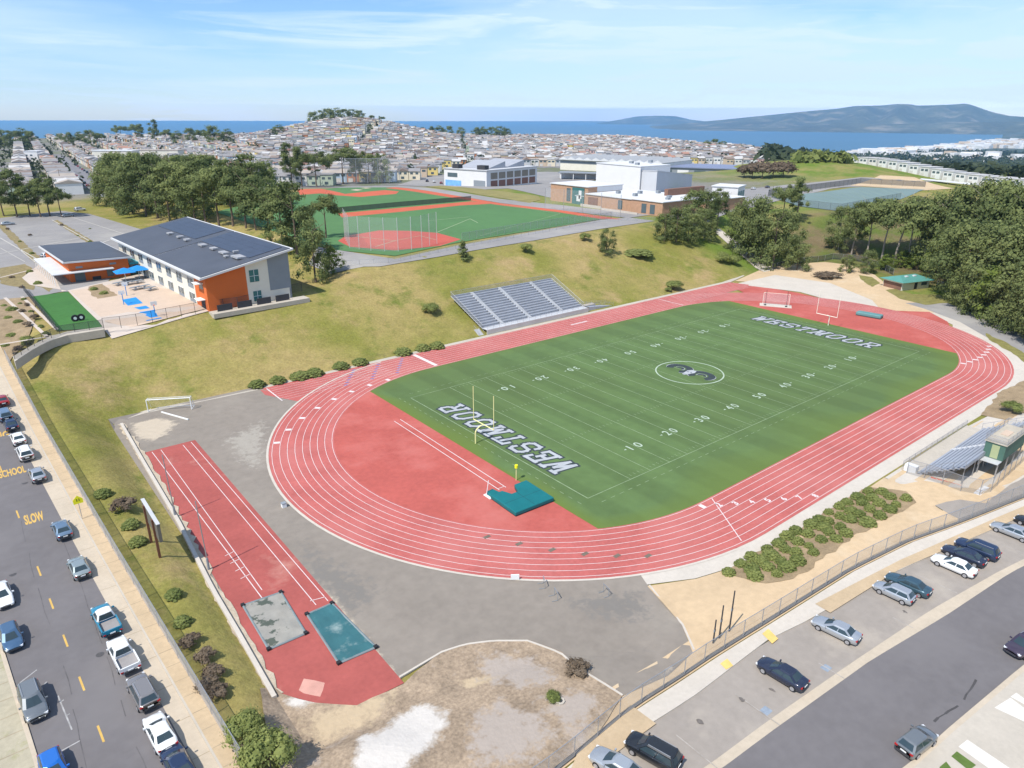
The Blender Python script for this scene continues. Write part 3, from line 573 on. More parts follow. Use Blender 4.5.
# --- street on the west side
ys=np.arange(-75,128,3.)
def wx(pts): # x of a kerb line as a straight fit through surveyed points
    q=[]
    for px,py in pts:
        y=0.
        for _ in range(8):
            p=P(px,py,float(streetz(y))); y=p.y
        q.append((p.y,p.x))
    a=np.polyfit([t[0] for t in q],[t[1] for t in q],1); return lambda y:a[0]*y+a[1]
fxl=wx([(15,380),(42,427),(75,487),(120,565),(126,575),(174,656),(237,763)])
swl=wx([(5,384),(47,449),(82,511),(108,570),(168,669),(212,761)])
rdl=wx([(45,487),(77,549),(93,581),(127,638),(178,735)])
cul=wx([(2,648),(18,687),(38,761)])
def wline(f,d=0): return [(float(f(y))+d,float(y)) for y in ys]
def wrib(name,fa,da,fb,db,m,layer,thick=0):
    A,B=wline(fa,da),wline(fb,db); mb=MB(); k=len(A)
    z=streetz(ys)+layer; vs=[(p[0],p[1],float(q)) for p,q in zip(A,z)]+[(p[0],p[1],float(q)) for p,q in zip(B,z)]
    mb.add(vs,[(i,k+i,k+i+1,i+1) for i in range(k-1)])
    if thick: mb.add([(x,y,zz-thick) for x,y,zz in vs]+vs,[(i+1,i,2*k+i,2*k+i+1) for i in range(k-1)]+[(k+i,k+i+1,3*k+i+1,3*k+i) for i in range(k-1)])
    return struct(mb.build(name,m))
wrib('street',cul,0,rdl,0,'road',.03)
wrib('street_gutter',rdl,0,swl,0,'gutter',.034)
wrib('sidewalk',swl,0,fxl,.35,'walk',.15,.2)
wrib('street_kerb',swl,-.18,swl,0.0,'conc',.155,.2)
wrib('street_kerb',cul,-.35,cul,0,'gutter',.15,.2)
wrib('sidewalk',cul,-6,cul,-.35,mat('pale_sidewalk',(.41,.365,.265),.9,.10,.25,fine=.08,big=((.27,.27,.10),.2,.58,.12)),.145,.2)
sz=lambda x,y: float(streetz(y))
mb=MB()
dashx=wx([(44,585),(58,620),(72,657),(88,703),(95,717)])
for y0 in np.arange(-66,110,7.35):
    y=y0-.3; a=(float(dashx(y)),y); b=(float(dashx(y+2.2)),y+2.2); t=Vector((b[0]-a[0],b[1]-a[1])).normalized(); n=Vector((-t.y,t.x))*.09
    za,zb=sz(*a)+.036,sz(*b)+.036
    if 2<y0<10 or 16<y0<23: continue
    mb.quad((a[0]-n.x,a[1]-n.y,za),(b[0]-n.x,b[1]-n.y,zb),(b[0]+n.x,b[1]+n.y,zb),(a[0]+n.x,a[1]+n.y,za))
q=PT(34,518); q2=PT(12.5,472)
text_into(mb,'SLOW',(q.x,q.y),(1,0),(0,1),2.6,2.1,z=.037,offset=.035,zf=sz)
text_into(mb,'SCHOOL',(q2.x,q2.y),(1,0),(0,1),2.4,3.2,z=.037,offset=.035,zf=sz)
q3=PT(0,436); text_into(mb,'XING',(q3.x-.4,q3.y),(1,0),(0,1),2.6,3.2,z=.037,offset=.035,zf=sz)
struct(mb.build('street_markings','yel'))
mb=MB()
for a,b in (((20,683),(37,670)),((44,685),(47,682)),((58,696),(72,730)),((60,752),(80,741)),((61,702),(64,700)),((66,716),(70,714))):
    p,q=PT(*a),PT(*b); d=(q-p).normalized(); n=Vector((-d.y,d.x,0))*.06
    mb.quad(*( (v.x,v.y,sz(v.x,v.y)+.037) for v in (p-n,q-n,q+n,p+n)))
struct(mb.build('parking_bay_markings',mat('scuffed_paint',(.36,.35,.34),.9,.25,1.5)))
mb=MB()
for y in np.arange(-60,72,2.4):
    a,b=float(swl(y))+.05,float(fxl(y))+.25; z=float(streetz(y))+.157; mb.quad((a,y-.035,z),(b,y-.035,z),(b,y+.035,float(streetz(y))+.157),(a,y+.035,float(streetz(y))+.157))
    if y<30: a2,b2=float(cul(y))-5.9,float(cul(y))-.4; mb.quad((a2,y-.035,z),(b2,y-.035,z),(b2,y+.035,z),(a2,y+.035,z))
for y in np.arange(-60,72,4.8):
    a,b=float(rdl(y))+.05,float(swl(y))-.2; z=float(streetz(y))+.038; mb.quad((a,y-.03,z),(b,y-.03,z),(b,y+.03,z),(a,y+.03,z))
struct(mb.build('pavement_joints',mat('joint_line',(.34,.27,.18),.95,.2,1)))  # expansion joints drawn as thin lines, darker than the paving
# --- street and angled parking on the south side
def L(pts): return PXT(pts)
SWK=L([(545,804),(594,767),(645,728),(691,699),(767,641),(806,622),(862,590),(890,575),(925,559),(993,530),(1024,516),(1060,500)])
GU=L([(655,800),(706,767),(768,721),(850,664),(931,610),(998,572),(1024,559),(1060,541)])
GL_=L([(672,803),(724,767),(768,734),(870,661),(947,615),(1010,573),(1024,566),(1060,548)])
RE=L([(860,800),(906,767),(947,730),(1024,665),(1070,633)])
SWK,GU,GL_,RE=ext(SWK,8),ext(GU,8),ext(GL_,8),ext(RE,14)
struct(ribbon('sidewalk',[(p[0],p[1]-.4) for p in ext(FENCE_S,8)],SWK,'concw',layer=.15,thick=.18))
struct(ribbon('parking_surface',SWK,GU,'lot',layer=.03)); struct(ribbon('valley_gutter',GU,GL_,'gutter',layer=.034))
struct(ribbon('street',GL_,RE,'road',layer=.03))
RE2=offset_line(RE,-.45); struct(ribbon('street_kerb',RE,RE2,'gutter',layer=.15,thick=.18))
RE3=offset_line(RE,-14); struct(ribbon('sidewalk',RE2,RE3,'conc',layer=.145))
# sidewalk tones: tan stretches, ramps with yellow tactile tiles
def rampquad(pts,m,layer,name): return sheet_(name,PXT(pts),m,layer=layer,grid=3)
rampquad([(560,797),(600,766),(656,725),(630,706),(580,748)],'walk',.175,'sidewalk_panel')
rampquad([(815,605),(830,614),(900,570),(1000,527),(1060,499),(1060,492),(1000,517),(900,561)],'walk',.175,'sidewalk_panel')
for q in ([(720,665),(727,660),(733,667),(726,671)],[(762,635),(768,630),(778,640),(772,645)],[(768,633),(772,630),(782,638),(776,643)][:0]):
    if q: rampquad(q,'yeltile',.182,'tactile_paving')
for pts in ([(994,709),(1010,699),(1026,711),(1026,724)],[(958,748),(967,741),(1010,770),(1000,778)],[(1010,698),(1016,694),(1028,703),(1028,708)]):
    sheet_('driveway_strip',PXT(pts),'white' if 0 else mat('white_concrete',(.66,.625,.56),.9,.05,.6),layer=.160,grid=3)
for pts in ([(950,757),(956,753),(975,766),(968,772)],[(938,768),(945,763),(955,775),(945,778)]): sheet_('grass_strip',PXT(pts),'turf_edge',layer=.162,grid=3,jit=.1,step=.8)
# faded blue accessible-bay squares, bay lines
mb=MB()
for px,py in ((826,668),(766,711)):
    p=PT(px,py); mb.add([(p.x+dx,p.y+dy,Z(p.x,p.y)+.040) for dx,dy in((-.45,-.4),(.45,-.4),(.45,.4),(-.45,.4))],[(0,1,2,3)])
struct(mb.build('accessible_bay_markings',mat('faded_blue_paint',(.25,.29,.34),.9,.2,1.5)))
mb=MB()
for px,py in ((676,735),(735,694),(800,652),(870,606),(915,574),(990,540)):
    p=PT(px,py); stripe_z=Z(p.x,p.y)+.038; stripe(mb,(p.x,p.y),(p.x,p.y-4.6),.10,stripe_z)
struct(mb.build('parking_bay_markings',mat('worn_paint',(.37,.335,.30),.9,.3,1.2)))
mb=MB(); r_=random.Random(2)
for L_ in ([(934,722),(938,718),(945,714),(949,711),(955,708),(958,706)],[(964,700),(966,695),(971,689),(974,684),(976,680)]):
    q=[PT(*c) for c in L_]
    for a_,b_ in zip(q,q[1:]): stripe(mb,a_,b_,r_.uniform(.10,.22),Z(a_.x,a_.y)+.036+.0002*r_.random())
struct(mb.build('tar_crack_repairs',mat('tar',(.075,.070,.070),.8,.25,1)))
mb=MB()
for px,py in ((650,745),(700,722),(742,700),(862,628),(772,690),(905,612),(815,662),(930,588)):
    p=PT(px,py); n=9; mb.add([(p.x+r_.uniform(.12,.3)*math.cos(6.283*i/n),p.y+r_.uniform(.15,.42)*math.sin(6.283*i/n),Z(p.x,p.y)+.042) for i in range(n)],[tuple(range(n))])
struct(mb.build('oil_stains',mat('oil_stain',(.16,.14,.125),.8,.3,3)))
mb=MB()
for y,o in ((-50,2),(-33,-2.6),(-18,2.2),(2,-2.4),(24,2.)):
    x=float(dashx(y))+o; mb.add([(x+.38*math.cos(a),y+.38*math.sin(a),sz(x,y)+.036) for a in np.linspace(0,6.283,17)[:-1]],[tuple(range(16))])
struct(mb.build('manhole_covers',mat('cast_iron',(.085,.08,.08),.6,.2,4)))
mb=MB()
for pts in ([(-119.4,-66),(-119.2,-50),(-119.6,-36),(-119.1,-20),(-119.4,0),(-119.2,22)],[(-115.6,-60),(-115.4,-44),(-115.8,-30),(-115.5,-12),(-115.7,8)]):
    L2=[]
    for a_,b_ in zip(pts,pts[1:]):
        for k in range(8): L2.append((a_[0]+(b_[0]-a_[0])*k/8+r_.uniform(-.10,.10),a_[1]+(b_[1]-a_[1])*k/8))
    for a_,b_ in zip(L2,L2[1:]):
        if r_.random()<.75: 
            z=sz(*a_)+.0355; w_=r_.uniform(.02,.05); mb.quad((a_[0]-w_,a_[1],z),(a_[0]+w_,a_[1],z),(b_[0]+w_,b_[1],sz(*b_)+.0355),(b_[0]-w_,b_[1],sz(*b_)+.0355))
struct(mb.build('crack_seams',mat('crack_sealant',(.118,.109,.109),.8,.2,1)))
a_=PX([(118,424),(143,462),(177,521),(211,590),(235,632),(272,697)],.2)
sheet_('bare_soil_strip',a_+offset_line(a_,.95)[::-1],mat('pale_soil',(.46,.385,.29),.95,.15,.6,fine=.15),layer=.09,jit=.3,step=1.0,grid=1.2,seed=8)
# --- upper school grounds
up=lambda L,z=13: PX(L,z)
sheet_('sports_turf',up([(215,212),(300,191),(340,185.5),(398,185.5),(440,193),(478,201),(500,203.2),(612,217.5),(456,243),(395,256),(335,250),(300,240)]),'turf_up',layer=.05,grid=8)
red=mat('infield_clay',(.50,.115,.06),.95,.08,.2,fine=.05); red2=mat('infield_red_turf',(.47,.10,.07),.95,.06,.2,fine=.05)
sheet_('infield',up([(346,236),(365,233),(379,230.5),(410,231),(437,233),(461,239.5),(440,246),(395,250.5),(350,247),(338,241)]),red2,layer=.062,grid=6)
sheet_('infield',up([(296,188),(320,187.5),(345,194),(385,190),(399,191.5),(396,194),(360,197),(338,195.5),(320,193.5),(300,195)]),red,layer=.062,grid=6)
sheet_('pitching_mound',up([(350,189.6),(356,188.6),(363,189.4),(357,190.6)]),'playbeige',layer=.07,grid=6); sheet_('pitching_mound',up([(360,186.8),(366,186),(372,186.8),(366,187.6)]),'playbeige',layer=.07,grid=6)
sheet_('warning_track',up([(338,213.5),(400,208),(471,201.5),(500,203.4),(460,205.6),(400,212),(342,217.5)]),red,layer=.064,grid=6)
sheet_('warning_track',up([(395,185.5),(440,193),(500,203.3),(560,210.2),(612,217.8),(622,219.5),(600,219),(556,212),(496,204.8),(465,199.8),(430,194.2),(385,187)]),red,layer=.066,grid=6)
sheet_('service_path',up([(308,259),(318,247),(340,250.5),(395,259),(456,246),(530,232.5),(600,220),(628,217.5),(655,221),(600,229),(520,243),(440,256),(380,265),(330,268)]),'lotgrey',layer=.045,grid=6)
sheet_('service_path',up([(300,183),(398,182),(440,189),(500,199),(560,205),(612,211),(650,215),(628,218),(560,210.5),(500,203),(440,193),(398,185.5),(340,185.5)]),'lotgrey',layer=.042,grid=8)
mb=MB()
def gl(a,b,w=.25): stripe(mb,P(*a,13),P(*b,13),w,13.10)
gl((349,236),(395,241)); gl((395,241),(420,236)); gl((395,241),(375,247)); gl((420,236),(436,240)); gl((436,233),(470,219)); gl((470,219),(478,223)); gl((470,217),(428,221)); gl((500,203.8),(560,214),.18); gl((480,236),(560,214),.18)
struct(mb.build('pitch_markings',mat('pitch_paint',(.42,.50,.30),.8,.1,1)))
sheet_('campus_asphalt',up([(395,181),(440,184),(470,190),(535,186),(580,180),(600,172),(560,165),(470,165),(420,172)]),'lotgrey',layer=.03,grid=10)
sheet_('campus_asphalt',up([(500,186),(560,200),(640,214),(700,221),(735,212),(830,187),(920,179),(935,178),(860,177),(785,181),(720,187),(690,190),(600,190),(535,183)]),'lotgrey',layer=.032,grid=10)
sheet_('campus_lawn',up([(425,184),(470,193),(530,203),(540,200),(538,196),(490,190),(440,182)]),mat('dry_lawn',(.24,.21,.075),.95,.15,.1,fine=.1),layer=.05,grid=6,jit=.6,step=5)
sheet_('tennis_court',up([(772,197),(798,206),(838,211),(900,199),(925,187),(862,185)]),'tennis',layer=.06,grid=8)
mb=MB()
for i in range(4):
    a=[P(782+i*27,198.5-i*3.0,13),P(806+i*27,206.5-i*2.6,13)]; d=(P(809+i*27,203.9-i*2.7,13)-P(782+i*27,198.5-i*3.,13))
    for k in(.1,.42,.58,.9): stripe(mb,a[0].lerp(a[1],.1)+(P(805+i*27,195.6-i*3,13)-a[0])*k,a[0].lerp(a[1],.9)+(P(829+i*27,204-i*2.6,13)-a[1])*k,.14,13.12)
struct(mb.build('court_markings','fline'))
sheet_('bare_court',up([(850,183),(925,188),(955,184),(915,176),(880,176)]),'sand',layer=.05,grid=8)
sheet_('knoll_path',PXT([(712,229),(720,229),(742,246),(768,264),(775,270),(764,272),(735,250)]),'concw',layer=.06,grid=2)
# lower campus: car park, court, play lawn
cp_=PX([(-40,228),(0,222),(70,212),(120,250),(98,262),(40,300),(-40,320)],10)
sheet_('car_park',PX([(-60,240),(0,218),(62,211),(90,214),(150,232),(126,262),(100,290),(60,292),(20,300),(-60,320)],10),'lotgrey',layer=.03,grid=8)
mb=MB()
def cl(a,b,w): stripe(mb,P(*a,10),P(*b,10),w,10.08)
cl((52,220),(100,247),.35); cl((0,254),(90,236),.5); cl((62,258),(110,240),.5); cl((0,238),(52,268),.35); cl((20,250),(47,272),.25); cl((62,214),(130,236),.3); cl((0,248),(25,262),.2)
struct(mb.build('car_park_markings',mat('island_concrete',(.50,.47,.42),.9,.1,.5)))
for i,q in enumerate(([(-2,226),(3,224),(42,259),(34,263)],[(53,221),(57,220),(102,246),(96,248)],[(0,300),(36,296),(32,330),(0,352),(-30,330)],[(26,272),(45,266),(56,285),(50,292),(35,285)],[(0,268),(26,264),(40,276),(34,290),(0,284)])):
    sheet_('planting_bed',PX(q,10),mat('dry_planting',(.24,.19,.09),.95,.25,.8,fine=.2) if i!=2 else M['bed'],layer=.06,jit=.3,step=2,grid=5,seed=i)
sheet_('school_walk',PX([(30,285),(22,278),(40,264),(50,266),(62,292),(150,272),(175,285),(214,309),(110,330),(102,326),(68,291)],10),'paleyard',layer=.070,grid=6)
sheet_('schoolyard',PX([(70,291),(100,287),(130,279),(150,286),(172,290),(205,309),(160,318),(128,324),(106,322)],10),'playbeige',layer=.078,grid=6)
sheet_('play_lawn',PX([(31,297),(68,292),(103,326),(57,331)],10),'lawn',layer=.090,grid=6)
sheet_('planting_bed',PX([(88,287),(102,284),(118,296),(98,299),(90,294)],10),'bed',layer=.09,jit=.3,step=1.5,grid=4)
for q in ([(122,300),(136,297.5),(143,303.5),(128,306)],[(134,308),(146,306),(150,308.5),(140,310)],[(139,312.5),(155,310),(162,317),(146,319.5)]): sheet_('painted_play_square',PX(q,10),'blue_play',layer=.095,grid=6)
mb=MB()
for a,b in (((5,298),(48,338)),((22,297),(57,330)),((0,345),(60,335)),((0,278),(40,268))): stripe(mb,P(*a,10),P(*b,10),.7,10.11)
struct(mb.build('garden_paths','paleyard'))
# ------------------------------------------------------------------ fences
def fence(name,label,cat,pts,h,sp,mesh='link',group=None,postm='metal',rail=True,r=.045,zf=None,wind=None,base=0.):
    pts=[Vector((p[0],p[1])) for p in pts]; o=pts[0]; z0=(zf or Z)(o.x,o.y)
    t=thing(name,label,cat,(o.x,o.y,z0),0,group); d=[0]
    for a,b in zip(pts,pts[1:]): d.append(d[-1]+(b-a).length)
    n=max(1,round(d[-1]/sp)); n=min(n,98); P_=[]
    for i in range(n+1):
        s=d[-1]*i/n; j=min(max(k for k in range(len(d)) if d[k]<=s+1e-6),len(d)-2); p=pts[j].lerp(pts[j+1],(s-d[j])/max(1e-6,d[j+1]-d[j])); P_.append(Vector((p.x-o.x,p.y-o.y,(zf or Z)(p.x,p.y)-z0+base)))
    mb=MB(); U=Vector((0,0,1))
    for a,b in zip(P_,P_[1:]): mb.quad(a+U*.05,b+U*.05,b+U*h,a+U*h)
    mb.build('fence_mesh',mesh,t)
    if rail:
        mb=MB()
        for a,b in zip(P_,P_[1:]): mb.tube(a+U*h,b+U*h,r*.7,n=5)
        mb.build('top_rail',postm,t)
    mb=MB(); mb.tube((0,0,-.3),(0,0,h+.04),r,n=6); pm=mb.mesh('post',postm)
    for p in P_: link('post',pm,t,p)
    return t
fence('chain_link_fence','long galvanised chain-link fence along the west sidewalk above the grass bank','fence',[(float(fxl(y))+.18,float(y)) for y in (-74,-40,0,40,72)],2.2,3.0,'link_band',zf=lambda x,y:sz(x,y))
fence('chain_link_fence','grey chain-link fence between the south car bays and the sand lot','fence',FENCE_S,2.3,3.0,'link',zf=lambda x,y:Z(x,y)+.02)
mb=MB(); k=[(p[0],p[1]) for p in FENCE_S]; 
tag(ribbon('retaining_kerb',[(p[0],p[1]-.05) for p in k],[(p[0],p[1]+.25) for p in k],mat('kerb_wall',(.20,.19,.18),.9,.1,.5),layer=.22,thick=.4),'low dark kerb wall under the fence beside the south sidewalk','wall')
fence('school_fence','dark steel fence along the crest below the schoolyard and long orange-ended building','fence',PX([(104,328.5),(130,325.5),(205,310.5),(237,307),(302,291)],10),2.2,3.2,see_through('dark_mesh',(.10,.10,.11),.22,.6),postm='dark',zf=lambda x,y:10.0)
fence('lawn_fence','dark fence on the curved retaining wall beside the small play lawn','fence',PX([(15,360),(36,346),(60,335),(104,328.5)],10),1.9,2.6,see_through('dark_mesh',(.10,.10,.11),.4,.6),postm='dark',zf=lambda x,y:10.0)
fence('lawn_fence','dark windscreened fence on the left edge of the small play lawn','fence',PX([(24,291),(57,331.5)],10),1.6,2.6,'link_dark',postm='dark',zf=lambda x,y:10.0)
tag(ribbon('retaining_wall',PX([(15,362),(36,348),(60,337),(104,330)],10),PX([(13,357),(35,344),(60,333),(104,327)],10),'conc',flat=10.0,layer=.12,thick=1.6),'curved pale concrete retaining wall at the corner below the play lawn','wall')
fence('chain_link_fence','chain-link fence curving round the sandy east court in front of the shrubs','fence',PXT([(772,270),(795,264),(830,259),(860,261),(880,268),(893,275)]),2.2,3.5,'link_dark')
fence('chain_link_fence','chain-link fence from the green-roofed hut down along the wooded drive','fence',PXT([(936,287),(955,297),(985,312),(1010,324),(1050,345)]),2.4,3.5,'link')
fence('outfield_fence','long black windscreened outfield fence between the two ball diamonds','fence',PX([(330,213.2),(343,212.0),(400,206.6),(471,200.5)],13),2.1,4,see_through('windscreen_black',(.07,.08,.075),.80,.8),postm='dark',zf=lambda x,y:13.0)
fence('chain_link_fence','silver chain-link fence along the crest beside the near green outfield','fence',PX([(462,241),(520,231),(570,223.5),(612,218.5)],13),2.6,3.5,'link',zf=lambda x,y:13.0)
fence('chain_link_fence','low silver fence on the crest path above the grass slope','fence',PX([(330,266),(395,262),(456,249),(530,235),(600,222),(655,220)],13),1.2,4,'link_faint',zf=lambda x,y:13.0)
fence('backstop_netting','tall net with pale poles behind the near red infield','netting',PX([(345,239),(350,248.5),(372,250.8),(395,251.8),(418,249.5),(437,244)],13),10,4.3,'link_faint',r=.075,postm='alu_pale',rail=False,zf=lambda x,y:13.0)
fence('backstop_netting','tall net in front of the houses behind the far ball diamond','netting',PX([(346,183),(372,182.5),(400,182.2)],13),14,7,'link_faint',r=.12,postm='metal',rail=True,zf=lambda x,y:13.0)
fence('backstop_netting','tall grey ball net with thin poles in front of the brick gym','netting',PX([(612,217),(655,224)],13)[:0] or PX([(545,209),(575,212),(620,217.5)],13),9,9,'link_faint',r=.10,rail=False,zf=lambda x,y:13.0)
fence('court_fence','dark windscreened fence along the back of the tennis courts','fence',PX([(768,196),(860,183.5),(925,187)],13),3.2,6,'link_dark',postm='dark',zf=lambda x,y:13.0)
fence('court_fence','tall see-through fence along the front of the tennis courts','fence',PX([(768,196.5),(798,206.5),(840,211.5),(900,199.5)],13),3.2,6,see_through('dark_mesh',(.10,.11,.12),.3,.6),postm='dark',zf=lambda x,y:13.0)
# runway wall
a=PX([(123,424),(145,462),(180,521),(215,590),(240,632),(277,697)],.2)
o=ribbon('boundary_wall',a,offset_line(a,-.45),'concw',flat=.45,thick=.8); tag(o,'low pale concrete wall along the left edge of the red runway','wall')
# ------------------------------------------------------------------ home grandstand on the slope
def bleacher(label,x0,x1,yf,zf_,yb,zb,rows,aisles,sgn,loc):
    t=thing('bleacher',label,'grandstand',loc); L=x1-x0; dy=(yb-yf)/rows; dz=(zb-zf_)/rows; mb=MB()
    cuts=[x0]+[c for a in aisles for c in (a-.6,a+.6)]+[x1]
    for i in range(rows):
        y=yf+(i+.5)*dy*1; z=zf_+i*dz
        mb.box(((x0+x1)/2,sgn*(y),z-.06),(L,dy+.02,.1)); mb.box(((x0+x1)/2,sgn*(yf+(i+1)*dy-.02),z+dz/2),(L,.04,dz))
    mb.build('footboards','alu',t)
    for i in range(rows):
        b=MB(); y=yf+(i+.62)*dy; z=zf_+i*dz+.40
        for k in range(0,len(cuts),2): b.box(((cuts[k]+cuts[k+1])/2,sgn*y,z),(cuts[k+1]-cuts[k]-.1,.30,.05))
        b.build('bench','alu',t)
    for a in aisles:
        b=MB()
        for i in range(rows*2):
            b.box((a,sgn*(yf+(i+.5)*dy/2),zf_+i*dz/2+.06),(1.15,dy/2,.16))
        b.build('aisle_steps','alu_pale',t)
    return t
bl=bleacher('large aluminium grandstand with three aisles on the grass slope above the far straight',-17.6,17.7,2.2,1.35,15.9,7.0,14,(-11.2,-1.8,9.6),1,(0,48.8,0))
mb=MB(); mb.box((0,.10,.62),(35.6,.18,1.28)); mb.build('front_wall',mat('grandstand_wall',(.50,.48,.45),.85,.08,.4),bl)
mb=MB(); mb.box((0,1.2,1.20),(35.5,2.0,.1)); mb.build('front_walkway','alu_pale',bl)
mb=MB()
for x in np.linspace(-17.7,17.8,19): mb.tube((x,.12,1.2),(x,.12,2.25),.025,n=5)
for z in(1.75,2.25): mb.tube((-17.7,.12,z),(17.8,.12,z),.025,n=5)
mb.build('front_railing','metal',bl)
for x in(-17.85,17.95):
    mb=MB(); mb.quad((x,2,1.2),(x,15.9,7),(x,15.9,8.1),(x,2,2.3)); mb.build('end_guard','link',bl)
    mb=MB(); mb.tube((x,2,2.3),(x,15.9,8.1),.03); mb.tube((x,2,1.2),(x,15.9,6.9),.05); mb.build('end_rail','alu_pale',bl)
mb=MB(); mb.quad((-17.85,16,6.8),(17.95,16,6.8),(17.95,16,8.1),(-17.85,16,8.1)); mb.build('back_guard','link',bl)
mb=MB(); mb.tube((-17.85,16,8.1),(17.95,16,8.1),.035); mb.build('back_rail','metal',bl)
mb=MB()
for x in np.linspace(-17,17,9):
    for y,z in((6,2.7),(11,4.8),(15.6,6.7)): mb.tube((x,y,1.0),(x,y,z),.06,n=5)
mb.build('understructure','metal',bl)
# entrance stairs and ramp beside it
t=thing('access_ramp','grey metal ramp and landing with rails right of the large grandstand','ramp',(18.6,48.9,0))
mb=MB(); mb.quad((0,.5,1.2),(10,.5,.1),(10,2.1,.1),(0,2.1,1.2)); mb.prism([(0,.5),(10,.5),(10,.62),(0,.62)],0,[1.15,.05,.05,1.15]); mb.build('deck','alu',t)
mb=MB()
for y in(.5,2.1,3.6):
    for i in range(6): mb.tube((i*2,y,1.2-i*.22-.1),(i*2,y,2.2-i*.22),.03,n=5)
    mb.tube((0,y,2.2),(10,y,1.1),.03,n=5); mb.tube((0,y,1.75),(10,y,.65),.025,n=5)
mb.build('handrail','metal',t)
mb=MB(); mb.box((2.2,3.0,.6),(4.2,1.5,1.2)); mb.build('landing','conc',t)
t=thing('entry_stair','small metal stair with handrails left of the large grandstand','stair',(-19.3,48.9,0))
mb=MB()
for i in range(6): mb.box((0,.5+i*.35,.1+i*.2),(1.5,.36,.2+i*.0))
mb.build('steps','alu_pale',t); mb=MB()
for x in(-.8,.8): mb.tube((x,.3,1.0),(x,2.4,2.3),.03); mb.tube((x,.3,0),(x,.3,1.0),.03); mb.tube((x,2.4,1),(x,2.4,2.3),.03)
mb.build('handrail','metal',t)
# ------------------------------------------------------------------ visitor bleacher and press box (south-east)
vb=bleacher('smaller silver bleacher facing the near straight beside the green press box',-10.6,15.0,2.6,.75,8.6,4.3,9,(2.,),-1,(0,-48.6,0))
mb=MB(); mb.box((2.2,-1.5,.35),(25.6,2.6,.7)); mb.build('front_platform','conc',vb)
mb=MB()
for x in np.linspace(-10.4,14.8,13): mb.tube((x,-.3,.7),(x,-.3,1.75),.03,n=5)
for z in(1.25,1.75): mb.tube((-10.4,-.3,z),(14.8,-.3,z),.03,n=5)
mb.build('front_railing','metal',vb)
mb=MB(); mb.quad((-10.45,-.3,.72),(14.8,-.3,.72),(14.8,-.3,1.75),(-10.45,-.3,1.75)); mb.build('railing_mesh','link',vb)
for x in(-10.75,15.1):
    mb=MB(); mb.tube((x,-2.6,1.8),(x,-8.7,5.3),.03); mb.tube((x,-2.6,.7),(x,-8.7,4.2),.05)
    for i in range(5): mb.tube((x,-2.6-i*1.5,.7+i*.86),(x,-2.6-i*1.5,1.8+i*.86),.03)
    mb.build('end_rail','metal',vb)
mb=MB()
for x in np.linspace(-10,14.4,7):
    for y,z in((-4,1.2),(-6,2.3),(-8.4,3.9)): mb.tube((x,y,0),(x,y,z),.06,n=6)
    mb.tube((x,-4,.1),(x,-8.4,3.8),.04)
mb.build('understructure','metal',vb)
mb=MB(); mb.box((-10.2,-1.5,.95),(1.1,1.7,1.1)); mb.build('entry_ramp_panel','white',vb)
mb=MB(); mb.box((2.2,-6.8,.03),(24.5,5.2,.02)); mb.build('dark_ground_sheet','dark',vb)  # thin dark sheet laid on the ground under the seating
pb=thing('press_box','green press box on steel legs behind the smaller silver bleacher','press box',(1.5,-58.2,0))
mb=MB(); mb.box((0,0,4.85),(9.0,2.7,2.5)); mb.build('cabin','green_paint',pb)
mb=MB(); mb.box((0,0,6.16),(9.3,3.0,.14)); mb.build('roof_deck',mat('roof_deck',(.46,.41,.33),.9,.15,.6),pb)
mb=MB(); mb.box((.5,.2,6.28),(2.4,1.1,.08)); mb.build('plywood_sheet','playbeige',pb)
mb=MB()
for x,y in [(x,y) for x in np.linspace(-4.6,4.6,6) for y in(-1.45,1.45)]: mb.tube((x,y,6.2),(x,y,7.3),.03,n=5)
for z in(6.75,7.3):
    for a,b in(((-4.6,-1.45),(4.6,-1.45)),((4.6,-1.45),(4.6,1.45)),((4.6,1.45),(-4.6,1.45)),((-4.6,1.45),(-4.6,-1.45))): mb.tube((*a,z),(*b,z),.03,n=5)
mb.build('roof_railing','metal',pb)
mb=MB()
for a,b in(((-4.6,-1.45),(4.6,-1.45)),((4.6,-1.45),(4.6,1.45)),((4.6,1.45),(-4.6,1.45)),((-4.6,1.45),(-4.6,-1.45))): mb.quad((*a,6.25),(*b,6.25),(*b,7.25),(*a,7.25))
mb.build('railing_mesh','link',pb)
mb=MB(); mb.box((-4.515,-.1,4.75),(.05,1.0,2.1)); mb.build('door',mat('pale_green_door',(.36,.40,.22),.7,.05,1),pb)
mb=MB(); mb.box((-.0,1.36,5.1),(8.2,.05,1.0)); mb.build('window','win',pb)
mb=MB(); mb.box((-5.3,0,3.5),(1.7,2.6,.12)); mb.box((-5.3,1.2,3.0),(1.7,.08,.9)); mb.build('landing','alu_pale',pb)
for x in(-5.6,-1.5,1.5,4.3):
    for y in(-1.2,1.2):
        mb=MB(); mb.box((x,y,1.75),(.16,.16,3.5)); mb.build('leg','metal',pb)
fence('chain_link_fence','chain-link fence wrapped round the back of the smaller silver bleacher','fence',[(-11.5,-50),(-12.4,-58.8),(-10.5,-60.6),(2,-60.3),(14,-60.0),(18,-56)],2.4,2.6,'link')
t=thing('barrier_stack','orange and grey plastic mesh barriers stored under the end of the silver bleacher','barriers',(-10.9,-55.2,0))
for i in range(5):
    mb=MB(); mb.box((i*.15,1.6-i*.8,.55),(.06,.75,1.0)); mb.build('barrier_panel','orange_mesh',t)
mb=MB(); mb.box((.4,0,.06),(.9,4.6,.12)); mb.build('rack','metal',t)
t=thing('storage_bins','white plastic lidded bins behind the press box fence','bins',(-11.0,-59.6,0))
